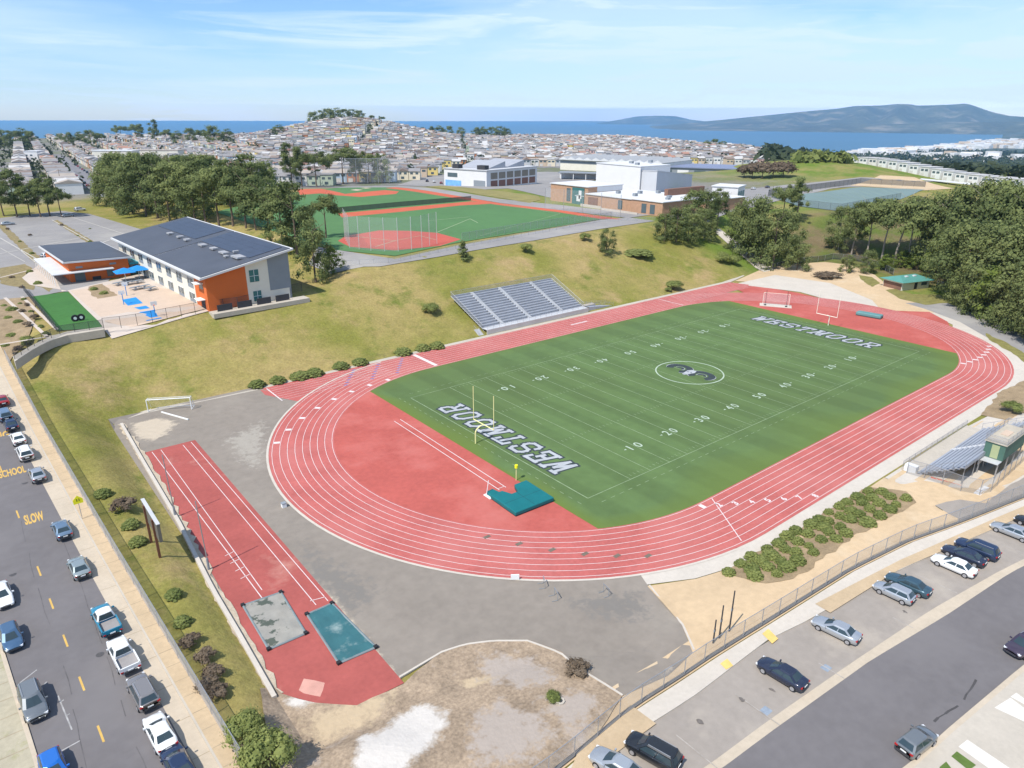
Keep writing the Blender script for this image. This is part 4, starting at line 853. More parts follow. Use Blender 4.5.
for i in range(4):
    mb=MB(); mb.prism([(i*.95-.35,-.4),(i*.95+.35,-.4),(i*.95+.35,.4),(i*.95-.35,.4)],0,.95); b=mb.build('bin','white',t); mb=MB(); mb.box((i*.95,0,1.0),(.8,.9,.1)); mb.build('lid','wall_white',b)
# ------------------------------------------------------------------ goal posts, mats, equipment
def goalpost(x,s,label,m):
    t=thing('goal_post',label,'goal post',(x,0,0)); mb=MB()
    pts=[Vector((0,.2,0)),Vector((0,.2,1.9))]+[Vector((s*(1.7-1.7*math.cos(a)),.2,1.9+1.15*math.sin(a))) for a in np.linspace(.2,PI/2,6)]
    for a,b in zip(pts,pts[1:]): mb.tube(a,b,.11,n=10)
    mb.build('gooseneck',m,t)
    mb=MB(); mb.tube((s*1.7,-2.82+.2,3.05),(s*1.7,2.82+.2,3.05),.085,n=8); mb.build('crossbar',m,t)
    for y in(-2.82,2.82):
        mb=MB(); mb.tube((s*1.7,y+.2,3.05),(s*1.7,y+.2,9.1),.06,n=8); mb.build('upright',m,t)
goalpost(-56.9,1,'pale yellow gooseneck goal post in front of the nearer lettered end zone','goal_yel')
goalpost(58.7,-1,'cream gooseneck goal post standing at the far lettered end zone','pink_post')
# pole-vault landing mat with notched front
t=thing('vault_mat','big teal landing mat with a notched front corner on the near red infield','landing mat',(-62.7,-18.6,.02),R(-2))
mb=MB(); mb.prism([(-3.4,-3.4),(3.5,-3.4),(3.5,3.0),(1.2,3.0),(.5,1.1),(-.7,1.1),(-1.3,2.6),(-3.4,2.6)],.12,.72); o=mb.build('cushion','teal',t)
o.modifiers.new('round','BEVEL').width=.12; o.modifiers['round'].segments=3
mb=MB(); mb.prism([(-3.3,-3.3),(3.4,-3.3),(3.4,2.9),(1.2,2.9),(.5,1.05),(-.7,1.05),(-1.3,2.5),(-3.3,2.5)],0,.125); mb.build('base','teal_dark',t)
mb=MB(); 
for a,b in(((-3.2,-.6),(3.3,-.6)),((.1,-3.2),(.1,.9))): stripe(mb,a,b,.05,.726)
mb.build('seam','teal_dark',t)
mb=MB(); mb.prism([(-3.2,2.7),(-1.6,2.7),(-1.9,4.2),(-3.2,4.0)],.1,.55); o=mb.build('front_cushion','teal',t); o.modifiers.new('round','BEVEL').width=.1
t=thing('vault_standard','white pole-vault upright lying across the front of the teal mat','vault standard',(-65.9,-15.2,.02))
mb=MB(); mb.box((0,0,.08),(.5,1.6,.12)); mb.build('base','white',t); mb=MB(); mb.tube((0,.4,.1),(.4,.4,2.4),.05); mb.build('upright','white',t)
t=thing('yellow_post','short yellow post with a round pad behind the teal landing mat','post',(-59.6,-13.9,.04))
mb=MB(); mb.tube((0,0,0),(0,0,2.6),.06); mb.build('post','goal_yel',t); mb=MB(); mb.tube((0,0,2.1),(0,0,2.6),.25,n=10); mb.build('pad','yel_sign',t)
t=thing('jump_mat','long grey-green high-jump landing mat on the far red infield','landing mat',(76.2,-2.3,.03),R(-82))
mb=MB(); mb.prism([(-3.3,-1.2),(3.3,-1.2),(3.3,1.2),(-3.3,1.2)],.1,1.0); o=mb.build('cushion',mat('mat_grey_green',(.12,.26,.26),.6,.1,.5),t); o.modifiers.new('round','BEVEL').width=.25; o.modifiers['round'].segments=3
mb=MB(); mb.prism([(-3.2,-1.1),(3.2,-1.1),(3.2,1.1),(-3.2,1.1)],0,.11); mb.build('base','dark',t)
t=thing('practice_goal','white netted frame on a pale pad at the far end of the infield','goal',(66.5,20.5,.02),R(-58))
mb=MB(); mb.prism([(-4.4,-2),(4.4,-2),(4.4,1.5),(-4.4,1.5)],0,.06); mb.build('pad','concw',t)
mb=MB(); mb.tube((-3.6,0,0),(-3.6,0,3.6),.06); mb.tube((3.6,0,0),(3.6,0,3.6),.06); mb.tube((-3.6,0,3.6),(3.6,0,3.6),.05); mb.build('frame','pink_post',t)
mb=MB(); mb.quad((-3.6,.0,.1),(3.6,.0,.1),(3.6,0,3.6),(-3.6,0,3.6)); mb.build('net','netfaint',t)
for x in(-2.9,2.9):
    mb=MB(); mb.tube((x,-.6,0),(x,-.6,4.6),.05); mb.box((x,-.6,.1),(.6,1,.2)); mb.build('side_post','dark',t)
# soccer goal and goal beam on the ground
def soccer(loc,rz,w,h,label):
    t=thing('soccer_goal',label,'soccer goal',loc,rz); mb=MB()
    mb.tube((-w/2,0,0),(-w/2,0,h),.09); mb.tube((w/2,0,0),(w/2,0,h),.09); mb.tube((-w/2,0,h),(w/2,0,h),.09); mb.build('front_frame','white',t); mb=MB()
    for x in(-w/2,w/2): mb.tube((x,0,h),(x,.9,h),.04); mb.tube((x,.9,h),(x,2,0),.04); mb.tube((x,0,0),(x,2,0),.04)
    mb.tube((-w/2,2,0),(w/2,2,0),.05); mb.tube((-w/2,.9,h),(w/2,.9,h),.035); mb.build('back_frame','white',t); mb=MB()
    mb.quad((-w/2,.9,h),(w/2,.9,h),(w/2,2,0),(-w/2,2,0)); mb.quad((-w/2,0,h),(w/2,0,h),(w/2,.9,h),(-w/2,.9,h)); mb.build('net','netfaint',t)
soccer((-93.2,46.6,.02),R(-30)*0+R(-29)+PI*0,7.6,2.35,'white soccer goal standing at the top corner of the grey asphalt')
t=tag(MB().box((0,0,.12),(7.2,.22,.2)).build('goal_beam','white'),'white goal beam lying flat on the asphalt below the soccer goal','beam'); pa_,pb_=P(159,412),P(191,421); t.location=((pa_.x+pb_.x)/2,(pa_.y+pb_.y)/2,.02); t.rotation_euler.z=math.atan2(pb_.y-pa_.y,pb_.x-pa_.x)
# tarps over the jump pits
def tarp(pts,m,label,seed):
    c=sum((P(*p) for p in pts),Vector())/4; t=thing('pit_cover',label,'pit cover',(c.x,c.y,.02)); q=[P(*p)-c for p in pts]; n=22; rr=random.Random(seed); mb=MB(); vs=[]
    for i in range(n+1):
        for j in range(n+1):
            u,v=i/n,j/n; p=(q[0]*(1-u)+q[1]*u)*(1-v)+(q[3]*(1-u)+q[2]*u)*v; vs.append((p.x,p.y,.10+.05*math.sin(u*9+v*4+seed)*math.sin(v*11)+rr.uniform(-.02,.02)))
    mb.add(vs,[(i*(n+1)+j,(i+1)*(n+1)+j,(i+1)*(n+1)+j+1,i*(n+1)+j+1) for i in range(n) for j in range(n)]); mb.f=[f[::-1] for f in mb.f]; mb.build('sheet',m,t,smooth=True)
    mb=MB()
    for a,b in zip(q,q[1:]+q[:1]): mb.tube((a.x,a.y,.05),(b.x,b.y,.05),.13,n=6)
    mb.build('border',mat('border_tube',(.20,.24,.25),.8,.1,1),t)
    for a in q: MB().box((a.x,a.y,.14),(.4,.4,.28)).build('sandbag','black',t)
tarp([(332,604),(307,615),(339,664),(376,648)],'tarp','blue-green tarp with pale scuffs covering the right jump pit',1)
tarp([(281,593),(243,606),(269,650),(306,634)],'tarp_grey','faded grey tarp with dark blotches covering the left jump pit',2)
# scoreboard seen from behind and its posts
t=thing('scoreboard','thin scoreboard panel on two brown posts beside the runway wall','scoreboard',(-106.9,-2.2,Z(-106.9,-2.2)))
mb=MB(); mb.box((0,0,4.0),(.35,7.4,2.4)); mb.build('panel',mat('scoreboard_back',(.15,.14,.115),.6,.08,.6),t); MB().box((0,0,5.23),(.42,7.5,.08)).build('top_cap','alu_pale',t)
mb=MB(); mb.box((.19,0,4.0),(.03,7.0,2.1)); mb.build('display','dark',t)
for y in(-2.1,1.9):
    mb=MB(); mb.box((-.25,y,2.4),(.28,.28,5.6)); mb.build('post','brown_post',t)
for (bx,by),lab in (((175.5,517.5),'first'),((209,570),'second')):
    p=P(bx,by); t=thing('slim_pole',f'slim grey pole with a dark base on the runway, {"farther from" if lab=="first" else "nearer to"} the tarped pits','pole',(p.x,p.y,0))  # plain tall net pole, carries no lamp
    mb=MB(); mb.tube((0,0,1.6),(-.15,0,9.6),.08,.06,n=8); mb.build('shaft','metal',t); mb=MB(); mb.tube((0,0,0),(0,0,1.7),.14,n=8); mb.build('sleeve','wall_grey',t)
# hurdles / carts by the near curve, small boards
def cart(px,py,label,rz):
    p=P(px,py); t=thing('hurdle_stand',label,'hurdle',(p.x,p.y,.03),rz); mb=MB()
    for x in(-.5,.5): mb.tube((x,0,0),(x,0,1.0),.03,n=5); mb.tube((x,0,.03),(x,.7,.03),.03,n=5)
    mb.build('frame','wall_grey',t); MB().box((0,0,1.0),(1.2,.05,.12)).build('bar','metal',t)
cart(544,586,'grey folded hurdle on the near curve, left of the pair',R(60)); cart(556,598,'grey folded hurdle on asphalt just off the near curve, in the middle of three',R(70)); cart(606,594,'lone grey hurdle on asphalt off the near curve, nearest the sand lot',R(80))
t=tag(MB().box((0,0,.4),(1.0,.12,.7)).build('lane_sign','white'),'small white board standing at the outer edge of the near curve','board'); p=P(515,580); t.location=(p.x,p.y,.03); t.rotation_euler.z=R(-35)
t=thing('water_cooler','small white and grey box on the kerb left of the track','box',tuple(P(284,507))); MB().box((0,0,.3),(.6,.6,.6)).build('body','white',t); MB().box((0,0,.65),(.66,.66,.1)).build('lid','wall_grey',t)
for px,lab in (((718,646),'leftmost and shortest'),((724,641),'middle, thick'),((734,634),'rightmost and tallest')):
    p=PT(*px); h={'l':3.0,'m':4.2,'r':5.2}[lab[0]]; t=thing('bare_post',f'dark bare post, {lab} of three in the corner of the sand lot','post',(p.x,p.y+.6,Z(p.x,p.y)-.1)); MB().tube((0,0,0),(0,0,h),.09,.07).build('shaft','dark',t); MB().box((0,0,h*.55),(.25,.1,.3)).build('bracket','wall_grey',t)
# yellow crossing sign on the west sidewalk
p=PT(82,523); t=thing('crossing_sign','bright yellow pentagon school-crossing sign on the west sidewalk','road sign',(p.x+.2,p.y+.8,sz(p.x,p.y)+.14),0)
mb=MB(); mb.tube((0,0,0),(0,0,3.1),.04); mb.build('pole','metal',t)
mb=MB(); mb.add([(x,-.05,z) for x,z in((-.55,2.3),(.55,2.3),(.55,2.9),(0,3.45),(-.55,2.9))]+[(x,-.02,z) for x,z in((-.55,2.3),(.55,2.3),(.55,2.9),(0,3.45),(-.55,2.9))],[(0,1,2,3,4),(9,8,7,6,5)]+[(i,5+i,5+(i+1)%5,(i+1)%5) for i in range(5)]); mb.build('panel','yel_sign',t)
mb=MB()
for x in(-.13,.13): mb.box((x,-.06,2.76),(.07,.02,.24)); mb.box((x,-.06,2.95),(.08,.02,.09))
mb.build('symbol','black',t)
# low concrete block piles, drums
p=PT(560,703); t=thing('concrete_ring','pale broken concrete ring lying in the scrubby dirt','rubble',(p.x,p.y,Z(p.x,p.y)-.05)); mb=MB(); mb.prism([(.45*math.cos(a),.45*math.sin(a)) for a in np.linspace(0,2*PI,9)[:-1]],0,.35); mb.build('ring','conc',t); MB().tube((0,0,.3),(0,0,.36),.25).build('hole_shade','dark',t)  # the ring is solid; a dark disc stands in for the shade inside it
# ------------------------------------------------------------------ school buildings
def frame2(o,ang): # local axes: returns function local->world xy
    ca,sa=math.cos(ang),math.sin(ang); return lambda x,y:(o[0]+x*ca-y*sa,o[1]+x*sa+y*ca)
def wallbox(mb,x0,x1,y0,y1,z0,z1,mi=0): mb.prism([(x0,y0),(x1,y0),(x1,y1),(x0,y1)],z0,z1,mi)
def part(t,name,m,boxes):
    mb=MB()
    for b in boxes: wallbox(mb,*b)
    return mb.build(name,m,t)
# long two-storey classroom building, local x across, y along; front-right corner at (-56,76)
t=thing('school_building','long two-storey school building with dark solar roof and orange end wall','school',(-75.6,76.2,9.8),R(3.1)); W_,LN=19.8,70
def zr(x): return 7.7+x/W_*3.7
mb=MB(); wallbox(mb,0,W_,0,LN,-1,0); mb.prism([(0,0),(W_,0),(W_,LN),(0,LN)],-1,[zr(0),zr(W_),zr(W_),zr(0)]); mb.build('wall','wall_cream',t)
mb=MB(); mb.prism([(-.06,-.06),(9.2,-.06),(9.2,.5),(-.06,.5)],-.5,[zr(0)-.02,zr(9.2)-.02,zr(9.2)-.02,zr(0)-.02]); mb.prism([(-.07,0),(.4,0),(.4,7.5),(-.07,7.5)],-.5,[zr(0)-.05]*4); mb.build('orange_end_wall','wall_orange',t)
mb=MB(); mb.prism([(14.6,-.06),(W_+.06,-.06),(W_+.06,.5),(14.6,.5)],2.6,[zr(14.6)-.02,zr(W_)-.02,zr(W_)-.02,zr(14.6)-.02]); mb.prism([(W_-.4,0),(W_+.07,0),(W_+.07,LN*.5),(W_-.4,LN*.5)],-1,[zr(W_)-.03]*4); mb.build('grey_end_wall','wall_grey',t)
ov=1.1; mb=MB(); mb.prism([(-ov-.4,-ov),(W_+ov,-ov),(W_+ov,LN+ov),(-ov-.4,LN+ov)],[zr(-1.5)+.0,zr(W_+1),zr(W_+1),zr(-1.5)],[zr(-1.5)+.45,zr(W_+1)+.45,zr(W_+1)+.45,zr(-1.5)+.45]); rf=mb.build('roof','rooftrim',t)
mb=MB()
def rz_(x): return zr(x)+.47
mb.prism([(-1.1,-.7),(W_+.5,-.7),(W_+.5,LN*.46),(-1.1,LN*.46)],[rz_(-1.1),rz_(W_+.5),rz_(W_+.5),rz_(-1.1)],[rz_(-1.1)+.12,rz_(W_+.5)+.12,rz_(W_+.5)+.12,rz_(-1.1)+.12]); mb.prism([(-1.1,LN*.47),(W_+.5,LN*.47),(W_+.5,LN+.7),(-1.1,LN+.7)],[rz_(-1.1),rz_(W_+.5),rz_(W_+.5),rz_(-1.1)],[rz_(-1.1)+.12,rz_(W_+.5)+.12,rz_(W_+.5)+.12,rz_(-1.1)+.12]); mb.build('roof_membrane','roofdark',rf)
for i0,i1 in((0,8),(9,17)):
    mb=MB()
    for j in range(4):
        y0,y1=2+i0*3.9,2+i1*3.9-.4; x=11.2+j*2.1
        if j==0: y0,y1=(y0,y1) if i0 else (y0,y1)
        mb.prism([(x,y0),(x+2.0+(.1 if j<3 else 0),y0),(x+2.0+(.1 if j<3 else 0),y1),(x,y1)],[rz_(x)+.16,rz_(x+2)+.16,rz_(x+2)+.16,rz_(x)+.16],[rz_(x)+.24+.003*j,rz_(x+2)+.24+.003*j,rz_(x+2)+.24+.003*j,rz_(x)+.24+.003*j])
    mb.build('solar_panel_array','panel',rf)
for i,(x,y,a,b) in enumerate(((10,5,2.2,5),(9.6,13,1.5,4),(9.8,20,1.4,3),(9.6,27,1.6,3.4),(9.4,38,1.4,2.4),(9.6,44,1.6,2),(9.5,52,1.4,2.5),(8.6,9,.9,1.8),(11.6,10.5,1.3,1))):
    MB().box((x,y,rz_(x)+.42),(a,b*.8,.4)).build('roof_vent',mat('vent_grey',(.36,.36,.37),.6,.1,1),rf)
for i in range(8):
    y=8.6+i*7.7
    for z in(1.0,4.6):
        f=part(t,'window','win',[(-.07,.1,y,y+3.6,z,z+1.5)]); part(f,'frame','white',[(-.1,-.05,y-.1,y+3.7,z+1.5,z+1.62),(-.10,-.05,y+1.75,y+1.85,z,z+1.5)])
        part(t,'spandrel','wall_grey',[(-.06,.1,y,y+3.6,z-.9 if z>2 else .1,z-.08)])
for x0,x1,z0,z1 in((10.0,12.2,5.2,8.0),(10.4,12.3,.6,3.0)):
    f=part(t,'window','win_teal',[(x0,x1,-.09,.1,z0,z1)]); part(f,'frame','white',[(x0,x1,-.12,-.07,(z0+z1)/2-.04,(z0+z1)/2+.04),((x0+x1)/2-.04,(x0+x1)/2+.04,-.12,-.075,z0,z1)])
for z in(2.3,6.0): part(t,'door_canopy','white',[(-1.6,-.05,1.5,4.6,z,z+.15)])
part(t,'window','win',[(-.12,.05,2,4.2,4.6,6.0)]); part(t,'door','dark',[(-.12,.05,2,4.2,0,2.2)])
for i in range(4): part(t,'service_screen','dark',[(1.2+i*4.6,4.6+i*4.6,-1.6,-1.45,-.2,1.5)])
part(t,'base_plinth','conc',[(-.3,W_+3,-3.2,-.1,-1,.02)])
# small orange building with porch
t=thing('school_building','small orange school building with grey solar roof and a thin-columned porch','school',(-95.2,127.0,9.9),R(2)); w2,l2=14.2,34
mb=MB(); mb.prism([(0,0),(w2,0),(w2,l2),(0,l2)],-.5,[5.2,4.8,4.2,4.6]); mb.build('wall','wall_orange',t)
mb=MB(); mb.prism([(-1.2,-1.2),(w2+1,-1.2),(w2+1,l2+1),(-1.2,l2+1)],[5.35,4.95,4.3,4.7],[5.75,5.35,4.7,5.1]); rf=mb.build('roof','rooftrim',t)
mb=MB(); mb.prism([(-.9,-.8),(w2+.6,-.8),(w2+.6,l2+.6),(-.9,l2+.6)],[5.77,5.37,4.74,5.14],[5.88,5.48,4.85,5.25]); mb.build('roof_membrane','roofdark',rf)
part(t,'porch_roof','rooftrim',[(-4.2,10,-2.6,-.05,2.85,3.05),(-4.2,-.05,-.05,26,2.85,3.05)])
for i in range(9): mb=MB(); mb.tube((-4,-2.3+i*3.4,0),(-4,-2.3+i*3.4,2.85),.09,n=6); mb.build('porch_column','white',t)
part(t,'door','win',[(1.0,3.4,-.08,.1,0,2.4)]); part(t,'window','win',[(8.6,10.2,-.08,.1,.6,2.4)]); part(t,'bench_recess_shade','dark',[(5,7,-.07,.1,.0,1.0)])  # flat dark panel stands in for the shaded bench recess
part(t,'wall_louvre','wall_grey',[(1.6,3.2,-.06,.1,3.6,4.1),(9.6,11.2,-.06,.1,3.6,4.1)])
t=thing('entrance_link','teal-roofed link between the small orange building and the long school building','link building',(-80.5,128.6,9.9),R(2)); part(t,'wall','wall_grey',[(0,4.3,.6,6,-.5,3.0)]); part(t,'roof',mat('teal_roof',(.02,.26,.34),.5,.06,.5),[(-.3,4.6,-.8,6.4,3.0,3.45)]); part(t,'door','win_teal',[(.8,3.4,.52,.7,0,2.4)])
# schoolyard
p=P(131,279,10); t=thing('shade_canopy','bright blue pyramid shade canopy over tables in the schoolyard','canopy',(p.x,p.y-2,10)); 
for cx,cy in((-1.6,0),(2.0,1.4)):
    mb=MB(); mb.add([(cx-2.4,cy-2.4,2.5),(cx+2.4,cy-2.4,2.5),(cx+2.4,cy+2.4,2.5),(cx-2.4,cy+2.4,2.5),(cx,cy,3.6)],[(0,1,4),(1,2,4),(2,3,4),(3,0,4),(3,2,1,0)]); mb.build('fabric','blue_play',t)
    mb=MB(); mb.tube((cx,cy,0),(cx,cy,3.4),.09); mb.build('pole','white',t)
tb=None
for i,(px,py) in enumerate(((119,285.5),(128.5,285),(138,283.5),(136,290),(145,288.5),(151,290.5))):
    p=P(px,py,10)
    if tb is None:
        tb=thing('picnic_table','','table',(p.x,p.y,10.1),R(20)); MB().box((0,0,.74),(2.6,.9,.08)).build('table_top','wall_grey',tb)
        for y in(-.8,.8): MB().box((0,y,.45),(2.6,.35,.07)).build('bench','wall_grey',tb)
        MB().box((0,0,.36),(.2,.7,.7)).build('pedestal','metal',tb); c=tb
    else: c=copy_tree(tb,(p.x,p.y,10.1),R(20))
    c['label']=['grey picnic table left of the blue shade canopy','grey picnic table under the front of the blue shade canopy','grey picnic table right of the blue shade canopy','grey picnic table nearest the blue painted square','grey picnic table in the middle of the front row near the canopy','grey picnic table closest to the long school building wall'][i]; c['group']='picnic tables in the schoolyard'
hp=None
for i,(px,py,rz) in enumerate(((127,296,0),(124,305,0),(155.5,316,180))):
    p=P(px,py,10)
    if hp is None:
        hp=thing('basketball_hoop','','basketball hoop',(p.x,p.y,10.1),R(rz)); mb=MB(); mb.tube((0,0,0),(0,0,2.6),.09); mb.build('pole','blue_play',hp); MB().box((0,.3,2.8),(1.3,.08,.9)).build('backboard','white',hp); MB().tube((0,.6,2.45),(0,.6,2.5),.23).build('rim','wall_orange',hp); c=hp
    else: c=copy_tree(hp,(p.x,p.y,10.1),R(rz))
    c['label']=['blue-poled hoop behind the farthest blue play square','blue-poled hoop left of the farthest blue play square','blue-poled hoop beside the nearest blue play square'][i]; c['group']='play hoops in the schoolyard'
for i,(px,py) in enumerate(((76,322),(82,321))):
    p=P(px,py,10); o=thing('play_wheel','round black play wheel with pale hub on the small lawn, '+('left' if i==0 else 'right')+' of the two','play equipment',(p.x,p.y,10.1)); MB().tube((0,0,.7),(0,.25,.7),.75,n=16).build('tyre','black',o); MB().tube((0,-.03,.7),(0,.0,.7),.32,n=12).build('hub','white',o)
# gym complex
ga=math.atan2(-.31,.0+.95)  # unused heading helper
t=thing('gymnasium','tall windowless white gymnasium behind the brick school wing','gymnasium',(182.7,177,12.5),math.atan2(.31,.95))
mb=MB(); mb.prism([(0,0),(44,0),(44,26.5),(0,26.5)],-2,[13.5,12.2,13.2,14.5]); mb.build('wall','wall_white',t)
mb=MB(); mb.prism([(-.3,-.3),(44.3,-.3),(44.3,26.8),(-.3,26.8)],[13.5,12.2,13.2,14.5],[13.85,12.55,13.55,14.85]); mb.build('roof','roofwhite',t)
mb=MB(); mb.prism([(1.5,-9),(58,-9),(58,-.2),(1.5,-.2)],-2,[11.6,6.2,6.2,11.6]); mb.build('lower_hall',mat('hall_wall',(.56,.57,.59),.85,.04,.2),t); mb=MB(); mb.prism([(1.3,-9.2),(58.3,-9.2),(58.3,-.25),(1.3,-.25)],[11.6,6.2,6.2,11.6],[11.9,6.5,6.5,11.9]); mb.build('lower_roof','roofwhite',t)
for x,y in((10,6),(20,14),(36,9)): part(t,'roof_unit','wall_grey',[(x,x+2.5,y,y+2,13.6,15.0)])
t=thing('brick_school','low brown brick school wing with white roofs and a tall glass entrance','school',(113.5,103.5,12.7))
mb=MB(); wallbox(mb,0,34,0,17,-1,5.8); wallbox(mb,1.5,34,17,46,-1,5.4); wallbox(mb,3,26,46.5,72,-1,8.2); wallbox(mb,24,52,-4,10,-1,5.2); mb.build('wall','brick',t)
mb=MB(); wallbox(mb,-.4,34.4,-.4,17.2,5.8,6.15); wallbox(mb,1.1,34.4,17.25,46.3,5.4,5.75); wallbox(mb,2.6,26.4,46.1,72.4,8.2,8.55); wallbox(mb,23.6,52.4,-4.4,10.4,5.25,5.55); mb.build('roof','roofwhite',t)
mb=MB(); wallbox(mb,9,26.05,46.44,72.06,5.9,8.1); mb.build('upper_band','wall_white',t)
f=part(t,'entrance_glass','win_teal',[(2.6,3.1,48.6,56.5,-.3,7.6)]); part(f,'pale_mural_panel','wall_white',[(2.5,2.65,50.2,52.0,2.8,6.5),(2.5,2.65,51.0,53.4,1.6,4.4)]); part(f,'mullion','white',[(2.5,2.62,48.6,54.5,4.0,4.2)])
for y in(4,8.6,23.5): part(t,'window','win',[(-.1 if y<17 else 1.4,.1 if y<17 else 1.6,y,y+2.6,.8,4.6)])
part(t,'window','win',[(2.9,3.2,58,60.6,1,7)]); part(t,'door_recess_shade','brick_dark',[(1.3,1.6,38.5,44.5,-.2,4.4)]); part(t,'low_wall','concw',[(-4,-3.6,10,31,-1,1.1),(-2,-1.6,33,46,-1,1.4)])  # no real recess by the door: darker brick panel stands in for its shade
for x,y in((8,4),(15,9),(24,5),(10,24),(20,30),(28,26),(12,36)): part(t,'roof_unit','wall_grey',[(x,x+1.8,y,y+1.6,5.7,7.0)])
part(t,'inner_brick_wall','brick_dark',[(20,46,14,16,5.5,9.0)])
t=thing('school_annex','pale flat-roofed annex with dark teal windows above the bushy trees','building',(172,108,12.5),R(20)); part(t,'wall','wall_white',[(0,13,0,12,-1,8.5)]); part(t,'roof','roofwhite',[(-.4,13.4,-.4,12.4,8.5,8.9)])
for i in range(3): part(t,'window','win_teal',[(1+i*4,4+i*4,-.1,.1,3.6,6.6)])
# white building with window bays
t=thing('classroom_block','white classroom block with two rows of tan window bays and a blue mural','school',(141,260,10.5),R(14))
mb=MB(); wallbox(mb,0,52,0,34,-2,10.2); mb.build('wall','wall_white',t); part(t,'roof',mat('pale_roof',(.50,.505,.52),.8,.06,.1),[(-.5,52.5,-.5,34.5,10.2,10.6)])
for i in range(6):
    for z,m_ in((5.2,mat('tan_window',(.24,.21,.17),.4,.1,.5)),(.6,mat('brown_window',(.22,.11,.085),.5,.1,.5))): f=part(t,'window',m_,[(4+i*7.9,10.4+i*7.9,-.12,.1,z,z+3.7)])
part(t,'mural_band','blue_play' if 0 else mat('mural_blue',(.18,.40,.72),.8,.2,.3),[(-.1,.1,20,33,-.5,3.6)]); part(t,'window','win',[(-.1,.1,23,31,5.5,8.0)]); part(t,'door_bay','wall_grey',[(-.12,.1,1,10,-.5,4.5)])
part(t,'roof_unit','dark',[(2,6,3,9,10.6,13)]); part(t,'roof_unit','dark',[(1,5,23,28,10.6,13)])
mb=MB(); mb.prism([(10,6),(26,6),(26,30),(10,30)],10.6,[11.0,14.5,14.5,11.0]); mb.prism([(28,6),(46,6),(46,30),(28,30)],10.6,[11.0,14.5,14.5,11.0]); mb.build('skylight_roof',mat('grey_metal_roof',(.36,.37,.40),.6,.06,.2),t)
# warehouse with zigzag roof
t=thing('warehouse','long pale hall with a zigzag folded roof edge behind the white gymnasium','hall',(322,392,8),math.atan2(-92,25)); L_=98
part(t,'wall','wall_cream',[(0,L_,0,60,-2,8)]); mb=MB(); vs=[]; n=24
for i in range(n+1): vs+=[(i*L_/n,-2,8.2+(2.0 if i%2 else 0)),(i*L_/n,60,8.2+(2.0 if i%2 else 0))]
mb.add(vs,[(2*i,2*i+2,2*i+3,2*i+1) for i in range(n)]); mb.add([(0,-2,8.0),(L_,-2,8.0),(L_,60,8.0),(0,60,8.0)],[(3,2,1,0)]); mb.add([(i*L_/n,-2.01,8.2+(2.0 if i%2 else 0)) for i in range(n+1)]+[(i*L_/n,-2.01,7.6) for i in range(n+1)],[(i,n+1+i,n+2+i,i+1) for i in range(n)]); zr_=mb; zf_=MB(); zf_.add([mb.v[i] for f in mb.f[-n:] for i in f],[(4*i,4*i+1,4*i+2,4*i+3) for i in range(n)]); del mb.f[-n:]; del mb.m[-n:]; mb.build('roof',mat('grey_folded_roof',(.36,.37,.38),.8,.06,.2),t); zf_.build('fascia','roofwhite',t)
part(t,'dark_band','wall_grey',[(0,L_,-.15,.1,4.6,6.6)])
t=thing('covered_walkway','long low grey roof of a covered walkway in front of the zigzag-roofed hall','walkway',(235,300,10),math.atan2(-80,60)); part(t,'roof','wall_grey',[(0,70,0,10,3.2,3.8)]); part(t,'wall','wall_white',[(0,70,8,10,-1,3.2)])
for i in range(8): part(t,'column','white',[(2+i*9,2.4+i*9,.5,.9,-1,3.2)])
t=thing('shopping_hall','wide low building with a blue-grey solar roof beyond the gymnasium','hall',(345,318,8),math.atan2(-115,60)); part(t,'wall','wall_grey',[(0,140,0,48,-3,4.6)]); part(t,'roof',mat('bluegrey_roof',(.20,.23,.33),.6,.10,.1),[(-1,141,-1,49,4.6,5.4)])
for i in range(10): part(t,'storefront','win' if i%2 else 'wall_white',[(3+i*13.5,12+i*13.5,-.15,.1,-1,3)])
# hut
t=thing('concession_hut','small cream hut with a green metal hip roof by the wooded east fence','hut',(122.5,8.0,0.02),R(-17)); part(t,'wall','wall_cream',[(-6,6,-3.6,3.6,-.5,2.7)])
mb=MB(); mb.add([(-7,-4.6,2.6),(7,-4.6,2.6),(7,4.6,2.6),(-7,4.6,2.6),(-3.4,0,4.0),(3.4,0,4.0)],[(0,1,5,4),(1,2,5),(2,3,4,5),(3,0,4),(3,2,1,0)]); rf=mb.build('roof','green_roof',t)
for x in(-2,1.5): MB().box((x,-1.2,3.75),(1.0,.8,.35)).build('roof_vent','roofwhite',rf)
part(t,'door','dark',[(-.6,.6,-3.68,-3.5,0,2.1)]); part(t,'service_window','win',[(2.4,4.8,-3.68,-3.5,1.0,2.0)]); part(t,'wall_band','brick_dark',[(-6.05,-5.9,-3.4,3.4,0,2.0)])
